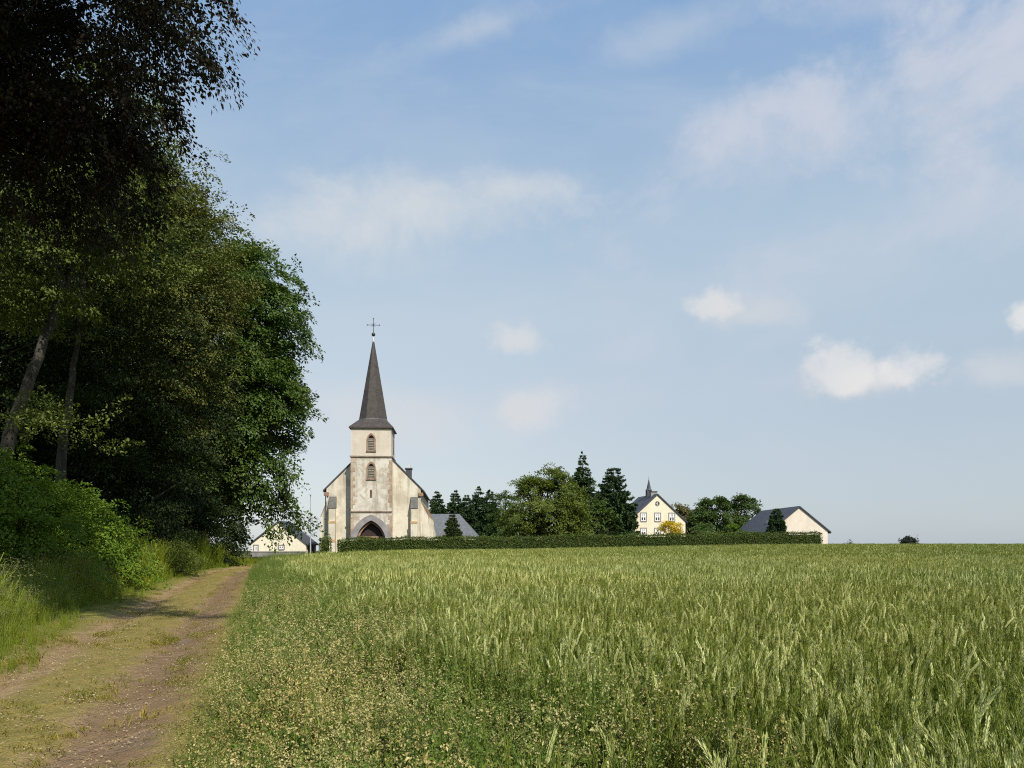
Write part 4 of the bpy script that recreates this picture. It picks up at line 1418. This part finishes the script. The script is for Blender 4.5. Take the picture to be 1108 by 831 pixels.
# side buttresses
for s in (-1, 1):
    for yy in (0.4, 6.2, 12.0, 17.8, 23.6):
        if s < 0 and yy > 7: continue
        x0 = s * nw
        d1 = 1.2 if s > 0 else 0.95
        b = MB()
        poly = [(x0, -0.2), (x0 + s * d1, -0.2), (x0 + s * d1, 3.5), (x0 + s * d1 * 0.8, 4.4), (x0 + s * d1 * 0.8, 5.3), (x0, 7.3)]
        if s < 0: poly = poly[::-1]
        b.prism(poly, yy, yy + 0.95)
        bo = b.build('buttress', M['church'], church)
        cpz = MB()
        q0 = [(x0 + s * d1 * 0.86, 5.24), (x0 + s * d1 * 0.86, 5.34), (x0, 7.44), (x0, 7.31)]
        if s < 0: q0 = q0[::-1]
        cpz.prism(q0, yy - 0.04, yy + 0.99)
        cpz.build('buttress_cap', M['redstone'], bo)
# side windows along the nave, seen edge on
for yy in (3.7, 9.6, 15.4, 21.2):
    f_ = MB().box(nw + 0.003, nw + 0.09, yy - 0.75, yy + 0.75, 2.6, 7.2).build('nave_window', M['redstone'], church)
    MB().box(nw + 0.05, nw + 0.10, yy - 0.55, yy + 0.55, 2.8, 7.0).build('pane', M['glass'], f_)
# drain pipe at the left corner
MB().tube([(-nw - 0.10, -0.14, -0.1), (-nw - 0.10, -0.14, 8.2)], [0.06, 0.06], 8).build('drainpipe', M['iron'], church)
MB().tube([(TX0 + tw + 0.20, tf + 0.4, 13.1), (TX0 + tw + 0.16, tf + 0.4, 16.3)], [0.05, 0.05], 8).build('drainpipe', M['iron'], church)

# ------------------------------------------------------------------ houses


def gable_house(name, label, px, Y, hw, eave, ridge, length, rz, wallm, roofm, over=0.35, gov=0.2, cat_='house'):
    x = P(px, 588, Y)[0]
    g = float(gz(x, Y))
    t = thing(name, label, cat_, (x, Y, g), rz)
    MB().prism([(-hw, -0.3), (hw, -0.3), (hw, eave), (0, ridge), (-hw, eave)], 0, length).build('wall', wallm, t)
    s = (ridge - eave) / hw
    z = eave - over * s + 0.02
    th = 0.20
    r = MB()
    r.prism([(-hw - over, z), (0, ridge + 0.02), (hw + over, z), (hw + over, z + th), (0, ridge + th + 0.02), (-hw - over, z + th)], -gov, length + gov)
    return t, r.build('roof', roofm, t)


def window(t, x, z0, z1, hw, y=0.0, cross=True, frame='greytrim', name='window'):
    f_ = MB()
    tw_ = 0.16
    f_.box(x - hw - tw_, x - hw, y - 0.05, y + 0.03, z0 - tw_, z1 + tw_)
    f_.box(x + hw, x + hw + tw_, y - 0.05, y + 0.03, z0 - tw_, z1 + tw_)
    f_.box(x - hw, x + hw, y - 0.05, y + 0.03, z1, z1 + tw_)
    f_.box(x - hw, x + hw, y - 0.09, y + 0.03, z0 - tw_, z0)
    wn = f_.build(name, M[frame], t)
    fr_ = MB()
    b = 0.10
    fr_.box(x - hw, x - hw + b, y - 0.03, y + 0.02, z0, z1)
    fr_.box(x + hw - b, x + hw, y - 0.03, y + 0.02, z0, z1)
    fr_.box(x - hw + b, x + hw - b, y - 0.03, y + 0.02, z0, z0 + b)
    fr_.box(x - hw + b, x + hw - b, y - 0.03, y + 0.02, z1 - b, z1)
    fr_.box(x - 0.07, x + 0.07, y - 0.032, y + 0.02, z0 + b, z1 - b)
    if cross: fr_.box(x - hw + b, x + hw - b, y - 0.031, y + 0.02, z1 - 0.55, z1 - 0.47)
    fr_.build('frame', M['white'], wn)
    MB().box(x - hw + b, x + hw - b, y - 0.012, y + 0.01, z0 + b, z1 - b).build('pane', M['glass'], wn)
    # pale curtains behind the panes' edges
    for s in (-1, 1):
        c_ = MB().box(min(x + s * (hw - b), x + s * 0.16), max(x + s * (hw - b), x + s * 0.16), y - 0.016, y - 0.0125, z0 + 0.45 * (z1 - z0), z1 - b)
        c_.build('curtain', M['white'], wn)
    return wn


YH = 125.0
g = 0.6
zz_ = lambda py, Y=YH: P(700, py, Y)[2]
hx = P(711.3, 588, YH)[0]
gh = float(gz(hx, YH))
house, hroof = gable_house('yellow_house', 'cream house with round attic window and small ridge turret behind the hedge', 711.3, YH, 4.75,
                           zz_(564) - gh, zz_(535.5) - gh, 9.5, math.radians(9), M['house'], M['slate'], 0.3)
for px_ in (695.6, 711.5, 727.6):
    window(house, (px_ - 711.3) * YH / FPX, zz_(563.6) - gh, zz_(555.6) - gh, 0.42)
window(house, (695.6 - 711.3) * YH / FPX, zz_(578.5) - gh, zz_(572) - gh, 0.42)
window(house, (711.5 - 711.3) * YH / FPX, zz_(578.5) - gh, zz_(572) - gh, 0.42)
window(house, (727.6 - 711.3) * YH / FPX, zz_(578.5) - gh, zz_(572) - gh, 0.42)
zr = zz_(544.8) - gh
ring = MB()
circ = [(0.40 * math.cos(a), zr + 0.40 * math.sin(a)) for a in np.linspace(0, 2 * PI, 21)]
ci2 = [(0.26 * math.cos(a), zr + 0.26 * math.sin(a)) for a in np.linspace(0, 2 * PI, 21)]
ring.ring(circ, ci2, -0.06, 0.03)
rw = ring.build('round_window', M['greytrim'], house)
MB().prism(ci2[:-1], -0.02, 0.01).build('pane', M['glass'], rw)
MB().box(-0.03, 0.03, -0.035, -0.021, zr - 0.25, zr + 0.25).box(-0.25, -0.031, -0.034, -0.021, zr - 0.03, zr + 0.03).build('glazing_bar', M['white'], rw)
# ridge turret and chimney
rz_ = zz_(535.5) - gh + 0.15
t = MB()
ty = 4.2
t.box(-0.42, 0.42, ty - 0.42, ty + 0.42, rz_ - 0.6, rz_ + 0.85)
tur = t.build('ridge_turret', M['slate'], hroof)
t = MB()
for (r0, z0, r1, z1) in ((0.56, rz_ + 0.85, 0.36, rz_ + 1.15), (0.36, rz_ + 1.15, 0.03, rz_ + 2.75)):
    for i in range(8):
        a0, a1 = PI / 8 + i * PI / 4, PI / 8 + (i + 1) * PI / 4
        t.poly([(r0 * math.cos(a0), ty + r0 * math.sin(a0), z0), (r0 * math.cos(a1), ty + r0 * math.sin(a1), z0),
                (r1 * math.cos(a1), ty + r1 * math.sin(a1), z1), (r1 * math.cos(a0), ty + r1 * math.sin(a0), z1)])
t.tube([(0, ty, rz_ + 2.6), (0, ty, rz_ + 3.2)], [0.03, 0.02], 6)
t.build('turret_spire', M['slate'], tur)
t = MB()
t.box(-0.50, 0.50, 1.6, 2.3, rz_ - 0.5, rz_ + 0.42)
cm = t.build('chimney', M['greystone'], hroof)
MB().box(-0.58, 0.58, 1.52, 2.38, rz_ + 0.42, rz_ + 0.56).build('chimney_cap', M['slate'], cm)

YB = 115.0
zb_ = lambda py: P(860, py, YB)[2]
bx_ = P(865, 588, YB)[0]
gb = float(gz(bx_, YB))
barn, broof = gable_house('farm_barn', 'plain pale gabled barn with grey slate roof at the right end of the hedge', 865, YB, 4.25,
                          zb_(574.2) - gb, zb_(549) - gb, 16.5, math.radians(1), M['barn'], M['slate'], 0.45, cat_='barn')
t = MB()
sb = (zb_(549) - zb_(574.2)) / 4.25
zr0 = zb_(549) - gb + 0.23
for x in (-2.6,):
    t.prism_x([(4.6, zr0 + x * sb * 1.0 - 0.4), (5.5, zr0 + x * sb - 0.4), (5.5, zr0 + x * sb + 0.08), (4.6, zr0 + x * sb + 0.08)], x - 0.45, x + 0.15)
t.build('roof_light', M['zinc'], broof)
MB().box(4.62, 4.72, -0.1, 16.4, zb_(574.2) - gb - 0.42, zb_(574.2) - gb - 0.30).build('gutter', M['greytrim'], barn)

YC = 105.0
zc_ = lambda py: P(302, py, YC)[2]
cott, croof = gable_house('white_cottage', 'whitewashed gabled cottage half hidden under the hanging branches left of the church', 301.5, YC, 3.75,
                          zc_(588.5), zc_(565), 5.0, math.radians(-1.0), M['cottage'], M['slate'], 0.3)
window(cott, (276.8 - 301.5) * YC / FPX, zc_(596.5), zc_(590.5), 0.22, cross=False)
window(cott, (304.5 - 301.5) * YC / FPX, zc_(593.8), zc_(590.6), 0.32, cross=False)
for y0 in (0.8, 2.8):
    f_ = MB().box(3.75 + 0.003, 3.83, y0, y0 + 1.2, 0.0, 1.7).build('door', M['door'], cott)
    MB().box(3.8, 3.86, y0 + 1.0, y0 + 1.06, 0.75, 0.95).build('handle', M['metal'], f_)
# low wall by the cottage
wx0, wx1 = P(271, 588, 97)[0], P(330, 588, 97)[0]
lw = thing('garden_wall', 'low grey garden wall in front of the whitewashed cottage', 'wall', ((wx0 + wx1) / 2, 97, 0))
hwl = (wx1 - wx0) / 2
MB().box(-hwl, hwl, 0, 0.3, -0.2, 0.62).build('masonry', M['wallgrey'], lw)
MB().box(-hwl - 0.05, hwl + 0.05, -0.05, 0.35, 0.623, 0.72).build('coping', M['greystone'], lw)

# slate roofed annexe right of the church
YA = 128.0
ax0, ax1 = P(452, 588, YA)[0], P(518, 588, YA)[0]
za = lambda py: P(490, py, YA)[2]
ga = 0.1
an = thing('annexe', 'low annexe with a hipped grey slate roof right of the church', 'building', ((ax0 + ax1) / 2, YA, ga))
hwx = (ax1 - ax0) / 2
ez, rz2 = za(581) - ga, za(557) - ga + 0.3
MB().box(-hwx + 0.3, hwx - 0.3, 0.3, 8.2, -0.3, ez - 0.02).build('wall', M['church'], an)
t = MB()
h1 = 3.5
c4 = [(-hwx, 0, ez), (hwx, 0, ez), (hwx, 8.5, ez), (-hwx, 8.5, ez)]
r2 = [(-hwx, 4.25, rz2), (hwx - h1, 4.25, rz2)]
t.poly([c4[0], c4[1], r2[1], r2[0]]).poly([c4[1], c4[2], r2[1]]).poly([c4[2], c4[3], r2[0], r2[1]]).poly([c4[3], c4[0], r2[0]]).poly(c4[::-1])
t.build('roof', M['slate_pale'], an)

# thin pole left of the church
pp = P(336, 588, 92)
pole = thing('lamp_post', 'thin grey post standing between the hanging branches and the church', 'post', (pp[0], 92, 0))
MB().tube([(0, 0, -0.1), (0, 0, 3.5), (0, 0, P(336, 536, 92)[2])], [0.075, 0.06, 0.045], 10).build('shaft', M['metal'], pole)
MB().box(-0.09, 0.09, -0.3, 0.09, P(336, 536, 92)[2] + 0.002, P(336, 536, 92)[2] + 0.09).build('lamp_head', M['metal'], pole)

# ------------------------------------------------------------------ hedge


def hedge(name, label, px0, Y0, px1, Y1, pt0, pt1, thick, seed, dens=95):
    rs_ = np.random.default_rng(seed)
    a, b = P(px0, 588, Y0), P(px1, 588, Y1)
    h0 = P(px0, pt0, Y0)[2]
    h1_ = P(px1, pt1, Y1)[2]
    L = float(np.hypot(b[0] - a[0], Y1 - Y0))
    dx = np.array([(b[0] - a[0]) / L, (Y1 - Y0) / L, 0])
    dy = np.array([-dx[1], dx[0], 0])
    org = np.array([a[0], Y0, float(gz(a[0], Y0))])
    t = thing(name, label, 'hedge', org)

    def at(s, w_, f):
        """s along, w across 0..thick, f 0..1 of the height"""
        p = np.array([a[0], Y0, 0]) + np.outer(s, dx) + np.outer(w_, dy)
        g_ = gz(p[:, 0], p[:, 1])
        tz = h0 + (h1_ - h0) * s / L + 0.22 * (vnoise(s * 0.35, s * 0, seed) - 0.5) + 0.20 * (vnoise(s * 1.5, s * 0 + 4, seed) - 0.5)
        p[:, 2] = g_ + (tz - g_) * f
        return p
    # core
    n = max(3, int(L / 0.8))
    s = np.linspace(0.22, L - 0.22, n)
    prof_ = [(0.2, -0.02), (0.14, 0.5), (0.22, 0.90), (thick - 0.22, 0.90), (thick - 0.14, 0.5), (thick - 0.2, -0.02)]
    V = np.concatenate([at(s, np.full(n, w_), np.full(n, f)) for w_, f in prof_])
    F = []
    for k_ in range(len(prof_) - 1):
        for i in range(n - 1):
            F.append((k_ * n + i, k_ * n + i + 1, (k_ + 1) * n + i + 1, (k_ + 1) * n + i))
    mb = MB()
    mb.v = [tuple(x) for x in (V - org)]
    mb.f = F + [tuple(k_ * n for k_ in range(6)), tuple(k_ * n + n - 1 for k_ in reversed(range(6)))]
    mb.build('twig_core', M['hedge_core'], t)
    # leaves
    parts_ = []
    hm = (h0 + h1_) / 2
    for cnt, kind in ((int(L * hm * dens), 'f'), (int(L * thick * dens), 't'), (int(L * hm * dens * 0.35), 'b'), (int(thick * hm * dens), 'e0'), (int(thick * hm * dens), 'e1')):
        s = rs_.uniform(0, L, cnt)
        u = rs_.uniform(0, 1, cnt)
        dpt = np.abs(rs_.normal(0, 0.10, cnt)) - 0.05 + 0.18 * (vnoise(s * 1.3, u * 3.0, seed + 1) - 0.4)
        if kind == 'f': p, nn = at(s, dpt, u), -dy
        elif kind == 'b': p, nn = at(s, thick - dpt, u), dy
        elif kind == 't':
            p, nn = at(s, u * thick, 1 - dpt * 0.35), np.array([0, 0, 1.0])
            p[:, 2] += np.where(rs_.uniform(0, 1, cnt) < 0.25, np.abs(rs_.normal(0, 0.13, cnt)), 0) * (0.3 + 1.2 * vnoise(s * 2.3, s * 0, seed + 9))
        elif kind == 'e0': p, nn = at(dpt, u * thick, rs_.uniform(0, 1, cnt)), -dx
        else: p, nn = at(L - dpt, u * thick, rs_.uniform(0, 1, cnt)), dx
        parts_.append((p, np.broadcast_to(nn, p.shape)))
    Cc = np.concatenate([p for p, _ in parts_])
    Nn = np.concatenate([x for _, x in parts_])
    m_ = len(Cc)
    lv, lf = leaf_quads(Cc, Nn * 0.3 + rs_.normal(0, 0.7, (m_, 3)), Nn + rs_.normal(0, 0.5, (m_, 3)), rs_.uniform(0.10, 0.22, m_), rs_.uniform(0.08, 0.14, m_))
    np_mesh('foliage', lv - org, lf, M['hedge'], t, rnd=rs_.uniform(0, 1, m_))
    return t


hedge('clipped_hedge', 'long clipped green hedge running along the far edge of the field', 366, 92, 890, 106, 583.2, 576.5, 1.5, 301)
hedge('clipped_hedge', 'short round clipped hedge piece left of the church front buttress', 345.5, 95, 356, 95, 582.5, 582.5, 1.2, 302)

# ------------------------------------------------------------------ trees behind the hedge
FG = 'firs right of the church'
for i, (px_, py_, w_, Y, lab) in enumerate((
        (473, 531, 40, 150, 'dark fir immediately right of the church wall, leftmost of the fir row'),
        (493, 530, 42, 152, 'dark fir behind the annexe roof, second in the row from the church'),
        (505, 535, 38, 149, 'lower dark fir in the row between two taller ones behind the annexe'),
        (518, 526, 42, 153, 'tallest dark fir of the row right of the church'),
        (530, 529, 42, 150, 'dark fir at the right of the row, next to the broad green tree'))):
    conifer(lab, px_, py_, w_, Y, M['fir'], 400 + i, FG, 26, 60, 0.60, 0.62, 'fir_tree')
far_tree('rounded mid green tree between the fir row and the big sunlit tree', 547, 528, 34, 140, M['green'], 420, group='trees behind the hedge', ncl=180, per=34)
tree('big broad sunlit yellow green tree behind the hedge in the middle', 'tree', [P(594, 588, 112), P(594, 560, 112), P(592, 520, 112)], 0.32,
     [lobe(592, 548, 112, 35, 33, 4.4), lobe(574, 530, 112, 16, 14, 2.8), lobe(592, 519, 112, 19, 12, 3.0), lobe(608, 527, 112, 15, 14, 3.0), lobe(570, 560, 111, 24, 24, 3.2), lobe(612, 560, 111, 22, 26, 3.2), lobe(594, 566, 109.5, 26, 20, 2.5), lobe(562, 572, 112, 12, 10, 2), lobe(622, 574, 112, 12, 10, 2)],
     M['walnut'], M['bark'], 421, 1500, 40, 0.85, 0.26, 14, 'trees behind the hedge', 'broadleaf_tree', hollow=0.55, rough=0.1, flat=0.6, bpc=10, bsp=1.9)
far_tree('dark green tree close behind the big sunlit tree on its right', 622, 506, 48, 120, M['green'], 422, group='trees behind the hedge', ncl=300, per=40, n=8, low_frac=0.05)
conifer('tall narrow spruce whose tip rises above the other trees', 630.5, 488, 56, 118, M['fir'], 423, None, 34, 60, 0.46, 0.8, 'spruce_tree')
conifer('broad dark conifer left of the cream house', 664, 505, 64, 116, M['fir'], 424, None, 32, 110, 0.48, 0.45, 'cedar_tree', jag=0.35, droop=0.25)
far_tree('low dark tree filling the gap between the sunlit tree and the broad conifer', 640, 527, 42, 114, M['green'], 425, group='trees behind the hedge', ncl=240, per=38, low_frac=0.04)
conifer('small bushy conifer in front of the annexe roof', 489.5, 556, 26, 108, M['fir_pale'], 426, None, 16, 110, 0.36, 0.5, 'small_conifer')
far_tree('olive brown leaved tree just right of the cream house', 741, 539, 42, 150, M['olive'], 427, group='trees behind the hedge', ncl=200, per=36, leaf=0.34, low_frac=0.05)
far_tree('dark green round tree between the olive tree and the barn, left of the pair', 770, 537, 54, 142, M['green'], 428, group='trees behind the hedge', ncl=240, per=36, leaf=0.34, low_frac=0.05)
far_tree('dark green broad tree behind the barn roof, right of the pair', 805, 536.5, 54, 146, M['green'], 429, group='trees behind the hedge', ncl=300, per=36, leaf=0.34, low_frac=0.05)
conifer('dark upright conifer standing against the left corner of the barn', 840.5, 549.5, 24, 111, M['fir'], 430, None, 20, 90, 0.36, 0.42, 'small_conifer', jag=0.15)


def low_shrub(label, px_, ptop, wpx, Y, leafm, seed, leaf=0.2, ncl=110):
    tp = P(px_, ptop, Y)
    g_ = float(gz(tp[0], Y))
    rx = wpx / 2 * Y / FPX
    rz3 = (tp[2] - g_) / 2
    L = simple_lobes((tp[0], Y, g_ + rz3), rx, rz3, np.random.default_rng(seed), 5)
    return shrub(label, L, leafm, seed, ncl, 34, 0.5, leaf, hollow=0.3)


low_shrub('golden yellow bush in front of the cream house', 726, 562, 36, 112, M['gold'], 440, 0.2, 170)
low_shrub('lime green round shrub left of the barn roof', 795, 564, 26, 122, M['lime'], 441)
low_shrub('low mid green shrub right of the golden bush', 757, 562, 38, 128, M['green'], 442)
low_shrub('low green shrub under the dark trees, left of the lime shrub', 775, 570, 26, 124, M['walnut'], 443)

low_shrub('low dark shrub behind the hedge at the foot of the fir row', 540, 572, 40, 130, M['green'], 444, 0.24, 140)
low_shrub('low dark shrub behind the hedge under the broad conifer', 652, 570, 44, 112, M['dark'], 445, 0.22, 140)

# far specks on the horizon at the right
far_tree('dark bush on the far right horizon of the wheat field', 985, 579.5, 15, 260, M['far'], 450, ncl=90, per=26, leaf=0.5, n=4, low_frac=0.1, name='distant_bush', cat_='bush')
far_tree('tiny dark bush on the horizon between the barn and the larger far bush', 918.5, 585.2, 5, 260, M['far'], 451, ncl=30, per=20, leaf=0.4, n=3, low_frac=0.1, name='distant_bush', cat_='bush')
pm = P(992.5, 577.5, 262)
gp = float(gz(pm[0], 262))
py_ = thing('power_pylon', 'thin distant power pole beside the dark bush on the horizon', 'pylon', (pm[0], 262, gp))
hp = pm[2] - gp
MB().tube([(0, 0, -0.2), (0, 0, hp)], [0.16, 0.11], 8).build('mast', M['metal'], py_)
MB().box(-1.2, 1.2, -0.09, 0.09, hp - 0.62, hp - 0.44).box(-0.8, 0.8, -0.09, 0.09, hp - 0.16, hp - 0.02).build('crossarm', M['metal'], py_)
